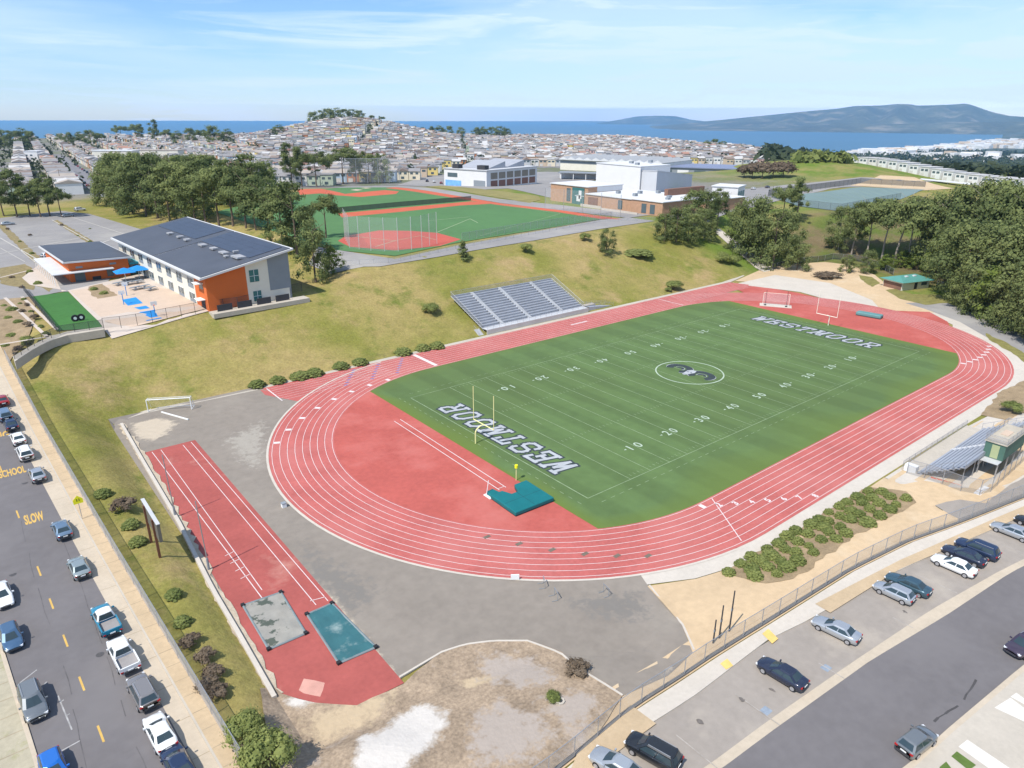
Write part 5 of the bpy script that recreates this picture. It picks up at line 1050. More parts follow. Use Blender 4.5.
# ------------------------------------------------------------------ cars
PAINT={k:mat('car_paint_'+k,c,.25,0,spec=.5,coat=.6,metal=m) for k,c,m in (('white',(.78,.78,.77),0),('silver',(.46,.48,.50),.5),('grey',(.20,.215,.225),.4),('dark_blue',(.022,.038,.085),.2),('blue',(.07,.14,.24),.3),('slate_blue',(.17,.25,.34),.4),('turquoise',(.02,.22,.34),.1),('black',(.016,.018,.022),.1),('red',(.32,.02,.025),.1),('navy',(.025,.032,.060),.2),('pale_green',(.33,.38,.38),.4),('bright_blue',(.01,.13,.48),.1),('plum',(.06,.045,.07),.2),('bluegreen',(.05,.10,.13),.3),('taupe',(.27,.25,.24),.4))}
def car_proto(kind):
    L,W,belt,top,st,cab={
    'sedan':(4.75,1.82,.93,1.44,[(-2.37,.62,.36,.86),(-2.28,.80,.26,.97),(-1.75,.89,.2,1.0),(-.9,.91,.18,.96),(.7,.91,.18,.95),(1.3,.90,.18,.90),(1.9,.86,.19,.80),(2.25,.76,.24,.68),(2.38,.58,.34,.58)],(-1.85,1.15,-1.10,.28)),
    'suv':(4.75,1.88,1.05,1.72,[(-2.36,.70,.42,1.02),(-2.30,.86,.3,1.08),(-1.7,.93,.24,1.1),(-.6,.94,.22,1.07),(.8,.94,.22,1.05),(1.4,.92,.22,1.02),(2.0,.89,.24,.95),(2.28,.80,.3,.84),(2.38,.62,.4,.7)],(-2.26,1.30,-1.95,.55)),
    'hatch':(4.2,1.76,.95,1.50,[(-2.1,.64,.38,.9),(-2.04,.80,.28,1.0),(-1.5,.87,.2,1.0),(-.5,.88,.18,.97),(.7,.88,.18,.95),(1.2,.87,.18,.9),(1.7,.83,.2,.8),(2.02,.72,.25,.68),(2.12,.55,.36,.58)],(-2.0,1.15,-1.55,.35)),
    'pickup':(5.5,1.90,1.05,1.74,[(-2.75,.80,.45,.72),(-2.70,.90,.36,.74),(-1.5,.93,.3,.74),(-.52,.94,.28,.74),(-.45,.94,.28,1.06),(.9,.94,.28,1.05),(1.6,.92,.28,1.04),(2.3,.89,.28,.98),(2.65,.80,.34,.86),(2.75,.64,.42,.74)],(-.55,1.45,-.38,.78))}[kind]
    root=link('car',None); mb=MB(); n=len(st); V=[]
    def sect(w,zb,zt): return [(w*.80,zb),(w*.97,zb+.10),(w,zb+(zt-zb)*.45),(w*.985,zb+(zt-zb)*.72),(w*.93,zt-.05),(w*.78,zt),(0,zt+.025)]
    for x,w,zb,zt in st:
        s=sect(w,zb,zt); V+=[(x,-y,z) for y,z in s]+[(x,y,z) for y,z in s[-2::-1]]
    m=13; F=[(i*m+j,(i+1)*m+j,(i+1)*m+j+1,i*m+j+1) for i in range(n-1) for j in range(m-1)]+[(i*m+m-1,(i+1)*m+m-1,(i+1)*m,i*m) for i in range(n-1)]
    F=[f[::-1] for f in F]+[tuple(range(m))[::1],tuple(range((n-1)*m,n*m))[::-1]]
    mb.add(V,F); b=mb.build('body',PAINT['silver'],root,smooth=True)
    xb0,xb1,xr0,xr1=cab; wb=W/2-.07; wr=W/2-.27; c=.10
    def ring(x0,x1,w,z,c): return [(x0+c,-w,z),(x1-c*2,-w,z),(x1,-w+c*2.5,z),(x1+.05,0,z),(x1,w-c*2.5,z),(x1-c*2,w,z),(x0+c,w,z),(x0,w-c*1.5,z),(x0-.03,0,z),(x0,-w+c*1.5,z)]
    R0,R1,R2=ring(xb0,xb1,wb,belt-.04,c),ring(xr0,xr1,wr,top-.07,c),ring(xr0+.12,xr1-.14,wr-.10,top,c); mb=MB()
    mb.add(R0+R1+R2,[(i,(i+1)%10,10+(i+1)%10,10+i) for i in range(10)]+[(10+i,10+(i+1)%10,20+(i+1)%10,20+i) for i in range(10)]+[tuple(range(20,30))]); g=mb.build('cabin_roof',PAINT['silver'],root)
    for o in(b,g): o.material_slots[0].link='OBJECT'; o.material_slots[0].material=PAINT['silver']
    lerp=lambda a,b_,t:tuple(p+(q-p)*t for p,q in zip(a,b_))
    def pane(idx,name,u0=.08,u1=.92,v0=.10,v1=.93,out=.015,seq=None):
        mbp=MB()
        for k,(i,a0,a1) in enumerate(idx):
            j=(i+1)%10; q=[lerp(lerp(R0[i],R0[j],a),lerp(R1[i],R1[j],a),v) for a,v in((a0,v0),(a1,v0),(a1,v1),(a0,v1))]
            nn=(Vector(q[1])-Vector(q[0])).cross(Vector(q[3])-Vector(q[0])).normalized()*out; mbp.quad(*[tuple(Vector(p)+nn) for p in q])
        return mbp.build(name,'glass',root)
    pane([(2,0,1),(3,0,1)],'windscreen'); pane([(8,0,1),(7,.0,1)][::-1],'rear_window')
    for s in(0,5): 
        for a0,a1 in (((.03,.46),(.50,.97)) if kind!='pickup' else ((.06,.94),)): pane([(s,a0,a1)],'side_window',v0=.12,v1=.88)
    for s in(-1,1):
        mb=MB(); x,w,zb,zt=st[-2]; mb.box((x-.02,s*(w-.16),zt-.10),(.22,.30,.13),s*-.35); mb.build('headlight','head',root)
        mb=MB(); x,w,zb,zt=st[1]; mb.box((x-.03,s*(w-.14),max(zt-.16,.72)),(.14,.26,.15),s*.15); mb.build('taillight','tail',root)
        mb=MB(); mb.box((xb1-.42,s*(wb+.14),belt+.08),(.13,.2,.13)); o=mb.build('wing_mirror',PAINT['silver'],root); o.material_slots[0].link='OBJECT'; o.material_slots[0].material=PAINT['silver']
        for x in(st[0][0]+.85 if kind!='pickup' else -1.65,st[-1][0]-.90):
            mb=MB(); mb.tube((0,-.11,0),(0,.11,0),.33,n=16); o=mb.build('wheel','black',root,smooth=False); o.location=(x,s*(W/2-.10),.33); mb=MB(); mb.tube((0,-.02,0),(0,.02,0),.21,n=12); r_=mb.build('rim','rim',o); r_.location=(0,s*.115,0)
    mb=MB(); mb.box((st[0][0]-.01,0,.5),(.06,1.1,.16)); mb.build('rear_bumper','dark',root); mb=MB(); mb.box((st[-1][0]-.0,0,.42),(.06,.9,.14)); mb.build('grille','dark',root)
    MB().box((st[0][0]-.03,0,.72),(.04,.50,.12)).build('licence_plate','white',root)
    if kind=='suv':
        for s in(-1,1): mb=MB(); mb.tube((xr0+.2,s*(wr-.1),top+.04),(xr1-.3,s*(wr-.1),top+.04),.03,n=5); mb.build('roof_rail','metal',root)
    if kind=='pickup':
        mb=MB()
        for s in(-1,1): mb.box((-1.63,s*.875,.93),(2.18,.12,.42))
        mb.box((-2.70,0,.93),(.12,1.87,.42)); o=mb.build('bed_walls',PAINT['silver'],root); o.material_slots[0].link='OBJECT'; o.material_slots[0].material=PAINT['silver']
        MB().box((-1.6,0,.775),(2.1,1.62,.03)).build('bed_floor',mat('bed_liner',(.30,.28,.27),.8,.1,1),root)
    root['category']='car'; return root
CAR={k:car_proto(k) for k in('sedan','suv','hatch','pickup')}; used=set()
def car(kind,paint,loc,heading,label,cat=None,group=None):
    src=CAR[kind]
    if kind not in used:
        used.add(kind); o=src; o.location=loc; o.rotation_euler=(0,0,heading)
        for ch in src.children:
            if ch.material_slots and ch.material_slots[0].link=='OBJECT': ch.material_slots[0].material=PAINT[paint]
    else: o=copy_tree(src,loc,heading,paint=PAINT[paint])
    tag(o,label,cat or {'sedan':'car','suv':'suv','hatch':'car','pickup':'pickup truck'}[kind],group); return o
GW='cars parked along the west street'; GS='cars parked in the angled south bays'
def wcar(px,py,kind,paint,h,label):
    p=PT(px,py,.6); y=p.y; car(kind,paint,(p.x,y,sz(p.x,y)+.03),R(h),label,group=GW)
for a in ((160,732,'sedan','white',93,'white sedan parked behind the grey wagon on the west street'),(143,692,'suv','taupe',93,'grey-brown wagon with roof bars parked ahead of the near white sedan'),(123,655,'pickup','white',93,'white pickup truck parked behind the turquoise pickup'),(106,620,'pickup','turquoise',93,'turquoise pickup truck with a white cab roof and open bed'),
 (79,567,'sedan','pale_green',92,'pale green-grey sedan parked ahead of the turquoise pickup'),(62,529,'sedan','slate_blue',92,'slate blue sedan parked beside the word SLOW'),(37,474,'sedan','silver',92,'silver sedan parked at the end of the word SCHOOL'),(25,453,'suv','white',92,'white hatchback-tailed suv parked behind another white car'),(18,438,'sedan','white',92,'white sedan parked just behind the dark blue sedan'),
 (11,424,'sedan','dark_blue',92,'dark blue sedan parked between a blue-grey suv and a white sedan'),(5,415,'suv','slate_blue',92,'blue-grey suv parked behind the red car'),(2,400,'sedan','red',92,'dark red car parked at the left edge of the photo'),(178,764,'sedan','dark_blue',93,'dark blue car cut by the bottom edge, right side of the west street'),
 (11,637,'hatch','blue',-87,'blue car parked facing us by the left kerb, above the grey suv'),(33,702,'suv','grey',-87,'dark grey suv parked facing us at the left kerb'),(54,770,'hatch','bright_blue',-87,'bright blue car cut by the bottom edge at the left kerb'),(2,595,'sedan','white',-87,'white car half out of frame at the left edge')): wcar(*a)
# cab roof of the turquoise pickup is white
def scar(px,py,kind,paint,h,label,g=GS):
    p=PT(px,py,.6); car(kind,paint,(p.x,p.y,Z(p.x,p.y)+.03),R(h),label,group=g)
for a in ((617,766,'sedan','silver',103,'silver car cut by the bottom edge, left of the black suv'),(653,752,'suv','black',104,'black suv with a sunroof at the bottom edge of the south bays'),(782,673,'sedan','navy',93,'navy sedan parked beside the faded blue squares'),(836,629,'sedan','silver',96,'silver sedan parked alone in the middle of the south bays'),
 (894,592,'hatch','silver',92,'silver-blue hatchback parked left of a dark blue-green car'),(908,584,'sedan','bluegreen',92,'dark blue-green car parked right of the silver-blue hatchback'),(954,565,'sedan','white',90,'white sedan parked left of two dark cars'),(964,555,'sedan','navy',90,'dark navy sedan between the white sedan and a navy suv'),(977,549,'suv','dark_blue',90,'dark navy suv rightmost of three cars parked together'),
 (1012,531,'sedan','silver',88,'silver sedan at the right edge of the south bays'),(1036,524,'sedan','black',88,'black car half out of frame at the right edge of the south bays')): scar(*a)
p=PT(917,741,.6); car('hatch','grey',(p.x,p.y,Z(p.x,p.y)+.03),R(-7),'grey car driving on the dark road near the bottom right corner')
p=PT(1025,645,.6); car('suv','plum',(p.x,p.y,Z(p.x,p.y)+.03),R(168),'dark plum car cut by the right edge on the dark road')
for o in sc.objects:
    if o.name.startswith('cabin_roof') and o.parent and 'turquoise pickup truck with' in o.parent.get('label',''): o.material_slots[0].material=PAINT['white']
GL2='cars in the far campus car parks'
far_cars=[(48,256,10,'hatch','white',30,'white car parked behind the small orange building, left of a dark one'),(53,254,10,'hatch','dark_blue',30,'dark blue car parked behind the small orange building'),(8,224,10,'sedan','silver',5,'silver car alone at the top of the far-left car park'),
 (68,216,10,'sedan','grey',5,'grey car leaving the far-left car park by the trees'),(80,210,10,'suv','white',20,'white van-like car on the street just above the far-left car park'),
 (736,182,13,'sedan','plum',10,'dark car leftmost of three in the lot beyond the tennis courts'),(754,184.5,13,'sedan','white',10,'white car between two dark ones in the lot beyond the tennis courts'),(768,183,13,'sedan','navy',10,'navy car rightmost of three in the lot beyond the tennis courts'),
 (427,179,11,'suv','dark_blue',60,'dark car leftmost beside the blue-mural classroom block'),(434,180,11,'sedan','white',60,'white car second beside the blue-mural classroom block'),(441,181.5,11,'sedan','red',60,'red car in front of the blue-mural classroom block'),(450,182.2,11,'sedan','navy',60,'navy car in front of the blue-mural classroom block'),(457,182.8,11,'suv','black',60,'black suv in front of the classroom block by its door bay'),(482,182,11,'suv','grey',60,'grey van by the corner of the classroom block')]
for px,py,z,k,pt_,h,lab in far_cars:
    p=P(px,py,z+.4); car(k,pt_,(p.x,p.y,Z(p.x,p.y)+.05),R(h),lab,group=GL2)
# ------------------------------------------------------------------ trees and shrubs
_b=bmesh.new(); bmesh.ops.create_icosphere(_b,subdivisions=2,radius=1); ICO=([tuple(v.co) for v in _b.verts],[tuple(v.index for v in f.verts) for f in _b.faces]); _b.free()
def crown_mesh(seed,kind,nl,size,m):
    r=np.random.default_rng(seed); cl=[]
    if kind=='pine':   # open, irregular layers round a leaning trunk
        for i in range(30):
            z=r.uniform(.30,.97); rad=.30*math.sin(min(1,(1.06-z)/.5)*PI/2)*r.uniform(.35,1.1); a=r.uniform(0,6.28); cl.append((rad*math.cos(a),rad*math.sin(a),z,r.uniform(.055,.12),r.uniform(.03,.065)))
    elif kind=='umbrella':
        for i in range(30):
            rad=.37*math.sqrt(r.uniform(0,1)); a=r.uniform(0,6.28); cl.append((rad*math.cos(a),rad*math.sin(a),.88-.9*rad*rad-r.uniform(0,.24),r.uniform(.065,.125),r.uniform(.035,.07)))
    elif kind=='dense':
        for i in range(46):
            z=r.uniform(.08,.95); rad=.40*math.sqrt(max(0,1-((z-.38)/.62)**2))*r.uniform(.45,1.08); a=r.uniform(0,6.28); cl.append((rad*math.cos(a),rad*math.sin(a),z,r.uniform(.07,.135),r.uniform(.05,.10)))
    elif kind=='cone':
        for i in range(26):
            z=r.uniform(.06,.97); rad=.27*(1.02-z)*r.uniform(.5,1.0); a=r.uniform(0,6.28); cl.append((rad*math.cos(a),rad*math.sin(a),z,.06+.10*(1-z),.07))
    elif kind=='bush':
        for i in range(20):
            a=r.uniform(0,6.28); q=math.sqrt(r.uniform(0,1))*.40; z=.30+.42*math.sqrt(max(0,1-(q/.45)**2))*r.uniform(.5,1); cl.append((q*math.cos(a),q*math.sin(a),z,r.uniform(.13,.2),r.uniform(.12,.2)))
    elif kind=='mound':
        for i in range(34):
            a=i*2.39996; z=1-(i+.5)/34; q=math.sqrt(1-z*z)*.42; k=r.uniform(.86,1.06); cl.append((q*k*math.cos(a),q*k*math.sin(a),.08+z*.52*k,.12,.10))
    mb=MB(); per=nl//len(cl)
    for cx,cy,cz,rw,rh in cl:
        ct=r.uniform(.2,.8); kf={'mound':.88,'dense':.42,'bush':.74,'pine':.45,'umbrella':.48,'cone':.5}[kind]
        cv=[]
        for v_ in ICO[0]:
            q=np.array(v_)*r.uniform(.82,1.12); cv.append((cx+q[0]*rw*kf,cy+q[1]*rw*kf,max(.01,cz+q[2]*rh*kf)))
        mb.add(cv,ICO[1],0,float(ct))
        for k in range(per):
            d=r.normal(size=3); d/=np.linalg.norm(d)+1e-9; s=r.uniform(.72,1.18) if kind=='mound' else r.uniform(.55,1.45); p=np.array((cx+d[0]*rw*s,cy+d[1]*rw*s,max(.02,cz+d[2]*rh*s)))
            nrm=d*1.0+r.normal(size=3)*(.12 if kind=='mound' else .28)+np.array((0,0,.35))+np.array((cx,cy,0))*1.2; nrm/=np.linalg.norm(nrm); u=np.cross(nrm,r.normal(size=3)); u/=np.linalg.norm(u); v=np.cross(nrm,u); a=size*r.uniform(.6,1.4); b=a*r.uniform(.45,.8)
            mb.add([p-u*a-v*b*.3,p+u*.1*a-v*b,p+u*a+v*b*.2,p-u*.1*a+v*b],[(0,1,2,3)],0,float(np.clip(ct+r.uniform(-.3,.3),0,1)))
    return mb.mesh(kind+'_crown',m)
def trunk_mesh(seed,h,r0,nb,m):
    r=random.Random(seed); mb=MB(); p=Vector((0,0,-.02)); d=Vector((r.uniform(-.06,.06),r.uniform(-.06,.06),1)); rad=r0; n=5
    for i in range(n):
        q=p+d*(h/n); mb.tube(p,q,rad,rad*.8,n=7); d=(d+Vector((r.uniform(-.10,.10),r.uniform(-.10,.10),0))).normalized(); rad*=.8; p=q
        if i>=2:
            for k in range(nb): 
                a=r.uniform(0,6.28); mb.tube(q,q+Vector((math.cos(a)*.22,math.sin(a)*.22,r.uniform(.05,.2))),rad*.55,rad*.2,n=5)
    return mb.mesh('trunk',m)
CROWN={k:[crown_mesh(s,kk,n_,sz_,m_) for s in range(v)] for k,(kk,n_,sz_,m_,v) in {'pine':('pine',4200,.0165,'pine',4),'umbrella':('umbrella',4300,.0165,'pine',3),'dense':('dense',5200,.017,'pine',4),'bright':('dense',2600,.026,'bright',2),'cone':('cone',1600,.030,'pine',2),'mound':('mound',1900,.036,'bushleaf',4),'bush':('bush',3400,.028,'bushleaf',4),'brown':('bush',900,.045,'brownleaf',2)}.items()}
TRUNK={'a':[trunk_mesh(s,.80,.020,2,'trunk') for s in range(3)],'p':[trunk_mesh(s+9,.80,.017,2,'trunk_pale') for s in range(2)],'s':[trunk_mesh(3,.45,.03,2,'trunk')]}
tn=0
def tree(kind,x,y,h,wf,label,group,name=None,cat='tree',pale=False,zoff=-.15):
    global tn; tn+=1; r=random.Random(tn*31)
    o=thing(name or {'pine':'pine_tree','umbrella':'cypress_tree','dense':'evergreen_tree','bright':'leafy_tree','cone':'conifer_tree','bush':'shrub','mound':'shrub','brown':'dry_shrub'}[kind],label,cat,(x,y,Z(x,y)+zoff),r.uniform(0,6.28),group)
    c=link('crown' if kind not in('bush','brown','mound') else 'foliage',CROWN[kind][tn%len(CROWN[kind])],o); c.scale=(h*wf,h*wf,h)
    k='s' if kind in('bush','brown','mound','cone','bright') else ('p' if pale else 'a'); tr=link('trunk' if k!='s' or kind in('cone','bright') else 'stem',TRUNK[k][tn%len(TRUNK[k])],o); tr.scale=(h,h,h); return o
def treepx(kind,px,base,topr,wf,label,group,rng=None,**k):
    p=PT(px,base)
    if rng:
        d=ray(px,base); q=rng*(1+.02*((px*7)%5-2)/2)/math.hypot(d.x,d.y); p=CAM+d*q; p.z=Z(p.x,p.y)
    d=ray(px,topr); dh=math.hypot(p.x-CAM.x,p.y-CAM.y); zt=CAM.z+d.z/math.hypot(d.x,d.y)*dh; return tree(kind,p.x,p.y,max(1.0,zt-p.z+.3),wf,label,group,**k)
def run(lst,fmt,group,**kw):
    for i,a in enumerate(lst): treepx(*a[:4],a[4] if len(a)>4 else 1.0,fmt.format(n=nth(i)),group,**kw)
run([('pine',4,216,174),('pine',17,217,170),('pine',30,216,175),('umbrella',41,217,178,.9),('pine',50,216,172),('umbrella',62,217,182,.9)],'{n} from left of the dark pines along the top of the far-left car park','pines along the far-left car park')
run([('dense',112,206,160),('pine',122,210,152),('dense',133,213,162,.9),('dense',146,216,156),('pine',158,218,154),('dense',170,220,160,.9),('pine',183,221,152),('dense',196,222,164,.9),('pine',206,223,158),('umbrella',219,226,160),('pine',233,226,156),('umbrella',246,228,168,.9),('pine',256,230,176,.9)],'{n} from left in the front row of the dark grove behind the long school building','front row of the grove behind the school')
run([('dense',118,200,153),('dense',130,200,151),('pine',142,201,153),('dense',155,201,152),('dense',167,202,154),('pine',180,203,152),('dense',192,203,155),('dense',204,204,153),('pine',216,204,155),('dense',228,205,157),('umbrella',240,206,155),('pine',252,207,153),('dense',262,206,160)],'{n} from left in the back row of the dark grove behind the long school building','back row of the grove behind the school')
run([('umbrella',272,248,176,1.0),('dense',284,252,186,.8),('pine',297,256,180,.9),('umbrella',326,238,188,.8)],'{n} from left of the spreading pines beside the near red infield','spreading pines beside the near infield')
treepx('dense',316,282,216,.62,'bright shaggy evergreen standing on the slope right of the long school building',None); treepx('bright',334,272,246,.9,'small rounded evergreen just right of the shaggy one by the school',None)
run([('pine',292,186,142,.8),('pine',302,187,146,.8),('umbrella',317,187,146,.9),('umbrella',343,184,141,1),('pine',356,183,150,.8),('umbrella',369,183,147,.9),('dense',382,183,153,.8)],'{n} from left of the tall trees behind the far ball diamond','trees behind the far ball diamond')
run([('dense',-2,147,127),('dense',8,147,130),('umbrella',17,146,128),('dense',26,147,127),('dense',33,147,131),('dense',62,146,133),('dense',70,147,132),('dense',82,147,131),('dense',92,148,130),('umbrella',101,147,131)],'{n} from left of the dark trees on the far-left sea skyline','dark trees on the far-left sea skyline')
run([('umbrella',122,141,123,1.1),('umbrella',137,141,121,1.0),('pine',141,142,125),('pine',156,144,119,.7),('umbrella',167,144,127,1.),('dense',178,145,130),('dense',191,146,128),('umbrella',201,145,127),('dense',215,147,125),('dense',228,146,128)],'{n} from left of the trees against the sea above the cream apartment blocks','trees above the cream apartment blocks')
run([('dense',313,124,112,1.1),('dense',320,123,110,1.1),('dense',328,122,108,1.2),('dense',336,121,107,1.2),('dense',345,121,109,1.2),('dense',353,122,109,1.3),('dense',360,124,110,1.2),('umbrella',372,126,114,1.),('umbrella',382,127,115,1.)],'{n} from left of the trees crowning the house-covered hill','trees crowning the hill',rng=1480)
run([('dense',308,141,129,1.2),('dense',316,141,128,1.2),('dense',324,140,126,1.2),('dense',332,140,125,1.2),('dense',340,140,125,1.1),('dense',350,140,130,1.1),('dense',362,140,126,1.2),('dense',370,140,124,1.2),('dense',379,139,126,1.2),('cone',394,141,126,1.2),('dense',278,131,124,1.3)],'{n} from left of the dark trees in the band half way up the hill','tree band on the hill',rng=1290)
run([('dense',415,136,126,1.1),('dense',423,136,127,1.1),('dense',431,135,126,1.1),('dense',440,135,125,1.2),('dense',449,135,126,1.1),('dense',461,136,127,1.2),('dense',476,137,127,1.2),('dense',484,137,126,1.1),('dense',492,137,127,1.2),('dense',500,137,126,1.2),('dense',507,137,128,1.2)],'{n} from left of the dark trees on the skyline right of the hill','dark skyline trees right of the hill',rng=1700)
run([('dense',706,149,140,1.3),('dense',714,149,139,1.3),('dense',722,150,141,1.2),('dense',742,151,145,1.2),('dense',752,151,145,1.2)],'{n} from left of the dark clump over the sea beyond the gymnasium','dark clump over the sea')
run([('brown',752,178,160,1.3),('brown',762,178,158,1.3),('brown',773,177,159,1.3),('brown',783,177,158,1.3),('brown',744,177,163,1.2)],'{n} from left of the bare grey-brown trees below the knoll','grey-brown trees below the knoll',name='bare_tree')
run([('dense',664,241,213,1.),('dense',676,242,207,1.),('dense',688,241,205,1.),('dense',692,228,190,1.),('dense',704,239,208,.95),('dense',706,226,190,.9),('pine',717,226,186,.9)],'{n} from left of the rounded evergreens atop the slope by the brick school','evergreens at the top of the slope')
run([('dense',737,252,205,.75),('dense',748,258,197,.75),('dense',760,264,196,.75),('dense',772,268,206,.75),('dense',785,262,212,.7),('umbrella',782,222,180,.8),('pine',796,224,177,.7),('dense',797,270,236,.9)],'{n} from left of the bushy pines between the footpath and the tennis courts','bushy pines by the footpath')
run([('dense',838,249,206,.8),('pine',851,256,200,.7),('umbrella',866,259,194,.9),('umbrella',881,262,190,.9),('umbrella',894,264,186,.9),('umbrella',907,265,186,.9),('umbrella',921,266,190,.9)],'{n} from left of the pale-trunked pines behind the sandy east court','pale-trunked pines behind the east court',pale=True)
run([('dense',846,272,254,1.),('dense',866,273,250,1.),('bright',885,270,254,1.1),('bright',900,267,250,1.1),('bright',914,269,252,1.1),('bright',928,272,252,1.)],'{n} from left of the leafy bushes behind the green-roofed hut','leafy bushes behind the hut')
row1=[('dense',938,268,190,.9),('pine',950,272,184,.8),('dense',962,276,182,.9),('dense',974,280,178,.7),('dense',986,282,180,.9),('dense',998,284,182,.75),('dense',1010,288,184,.9),('dense',1022,292,180,.75),('umbrella',1036,292,186,.9)]
row2=[('dense',944,283,226,.9),('dense',955,290,220,.9),('dense',960,300,222,1.05),('dense',973,304,224,.85),('dense',986,308,220,.9),('dense',999,313,224,1.05),('dense',1011,318,226,.85),('dense',1024,323,222,.9),('dense',1038,326,226,.9)]
row3=[('bright',958,300,270,.9),('dense',964,308,264,.9),('dense',978,314,262,.9),('bright',990,319,266,.9),('dense',1002,325,264,.9),('dense',1015,331,268,.9),('dense',1027,337,270,.9),('dense',1040,345,272,.9)]
run(row1,'{n} from left in the back row of the dense wood on the right','back row of the right-hand wood',pale=True); run(row2,'{n} from left in the middle row of the dense wood on the right','middle row of the right-hand wood'); run(row3,'{n} from left in the front row of the dense wood above the right fence','front row of the right-hand wood')
# single shrubs on the slope
for k,px,b,tp,wf,lab in (('cone',463,259,241,1.3,'dark cone-shaped bush on the crest of the grass slope'),('bush',526,252,242,1.3,'round dark bush on the upper slope between the cone bush and the gymnasium'),('dense',606,254,229,.9,'large dark bush high on the slope above the grandstand'),('bush',585,240,232,1.4,'small low bush beside the crest path'),('bush',722,262,250,1.3,'round green bush low on the slope near the footpath'),('bush',733,264,253,1.2,'small green bush next to the one near the footpath'),('bush',674,289,279,1.6,'bright low bush just above the far straight'),('bush',668,291,287,1.5,'tiny bush beside the bright one above the far straight'),('brown',828,278,271,3.5,'low dark shrub island in the sandy east court'),('mound',638,254,247,4.,'low sprawling grey-green scrub right of the large bush on the slope'),('bush',431,312,302,1.7,'small green bush on the slope left of the grandstand'),
 ('bush',246,738,712,1.15,'big bright bush left of a pair in the bottom-left corner of the dirt'),('bush',270,768,728,1.05,'biggest bright bush at the bottom left beside the fence'),('brown',256,762,738,1.0,'dull bush filling the gap between the two big bright bushes'),('bush',553,700,692,1.2,'small green weed clump in the scrubby dirt') ,('brown',577,672,663,1.9,'dark dry scrub by the kerb of the asphalt apron'),('bush',1012,412,400,1.6,'bright green shrub in the bed above the press box'),('bush',28,345,334,1.1,'small round tree in the bed by the corner retaining wall')): treepx(k,px,b,tp,wf,lab,None,cat='bush')
for i,(px,b) in enumerate(((103,495),(124,510),(131,526),(138,543))): treepx('brown' if i in(1,) else 'mound',px,b,b-(9 if i!=1 else 13),1.5,f'{nth(i)} from the top of the small dark shrubs on the west grass bank','shrubs on the west bank',cat='bush')
for i,(px,b) in enumerate(((174,596),(183,623),(191,645),(206,660),(208,688),(218,696),(214,676))): treepx('mound' if i<2 else 'brown',px,b,b-(9 if i<2 else 11),1.4,f'{nth(i)} down of the dry shrubs beside the lower runway wall','dry shrubs by the runway wall',cat='bush')
for i,(px,b,w_) in enumerate(((257,386,1.6),(278,382,1.6),(300,378,1.9),(314,375,1.9),(341,368,1.6),(360,364,1.6),(403,354,1.7),(423,350,1.5),(437,348,1.5))): treepx('mound',px,b,b-9,w_,f'{nth(i)} from left of the clipped low shrubs along the far straight','clipped shrubs along the far straight',cat='bush')
# planted bed by the near straight: rows of round shrubs
a0,a1=P(728,574,.1),P(872,490,.1); b0,b1=P(770,585,.1),P(912,503,.1); rr=random.Random(3); rowname=['row nearest the track','second row from the track','third row from the track','row nearest the sand lot']
for r_ in range(4):
    n=13 if r_ else 14
    for i in range(n):
        if r_==3 and i in(4,7): continue
        u=(i+(.5 if r_%2 else .15)+rr.uniform(-.2,.2))/n; q=a0.lerp(a1,u).lerp(b0.lerp(b1,u),r_/3*.95+rr.uniform(-.05,.05)); tree('mound',q.x,q.y,rr.uniform(1.3,1.75),rr.uniform(.95,1.45),f'{nth(i)} round green shrub from the near end in the {rowname[r_]}','round shrubs in the planted bed',cat='bush')

k=0
for px,py,w_ in ((4,306,1.6),(12,310,1.8),(22,312,1.6),(8,318,1.9),(18,322,1.7),(28,326,1.6),(10,331,2),(3,338,1.8),(16,340,1.7),(24,336,1.5),(24,300,1.2),(27,306,1.2),(31,312,1.2),(20,304,1.2),(35,319,1.2),(41,327,1.2),(46,334,1.2),(12,278,1.6),(30,272,1.4),(38,284,1.6),(22,288,1.5),(94,290,1.4),(104,294,1.5),(8,230,1.2),(20,242,1.2),(32,254,1.2),(62,226,1.2),(78,236,1.2),(90,242,1.2),(30,236,1.4),(90,229,1.4)):
    q=P(px,py,10); k+=1; tree('mound' if k%3 else 'brown',q.x,q.y,random.Random(k).uniform(.8,1.5),w_,f'{nth(k-1)} of the low landscaping shrubs around the school paths and car park','landscaping shrubs by the school',cat='bush')
# ------------------------------------------------------------------ the town beyond
WALLC=[('white',(.74,.73,.70)),('cream',(.76,.67,.50)),('pale grey',(.50,.51,.52)),('peach',(.72,.46,.30)),('pale pink',(.68,.45,.42)),('pale blue',(.40,.50,.60)),('yellow',(.74,.58,.22)),('pale green',(.46,.52,.40)),('terracotta-orange',(.52,.22,.11)),('tan',(.60,.47,.34)),('off-white',(.68,.66,.62)),('brown-grey',(.34,.30,.28))]
ROOFC=[('grey',(.26,.25,.25)),('brown',(.23,.18,.155)),('pale',(.50,.485,.47)),('tan',(.38,.33,.285)),('terracotta',(.36,.20,.15))]
for n_,c in WALLC: M['hw_'+n_]=mat('house_wall_'+n_.replace(' ','_').replace('-','_'),c,.85,.05,.2)
for n_,c in ROOFC: M['hr_'+n_]=mat('house_roof_'+n_,c,.85,.10,.2)
M['garage']=mat('garage_door_paint',(.60,.57,.52),.7,.05,1)
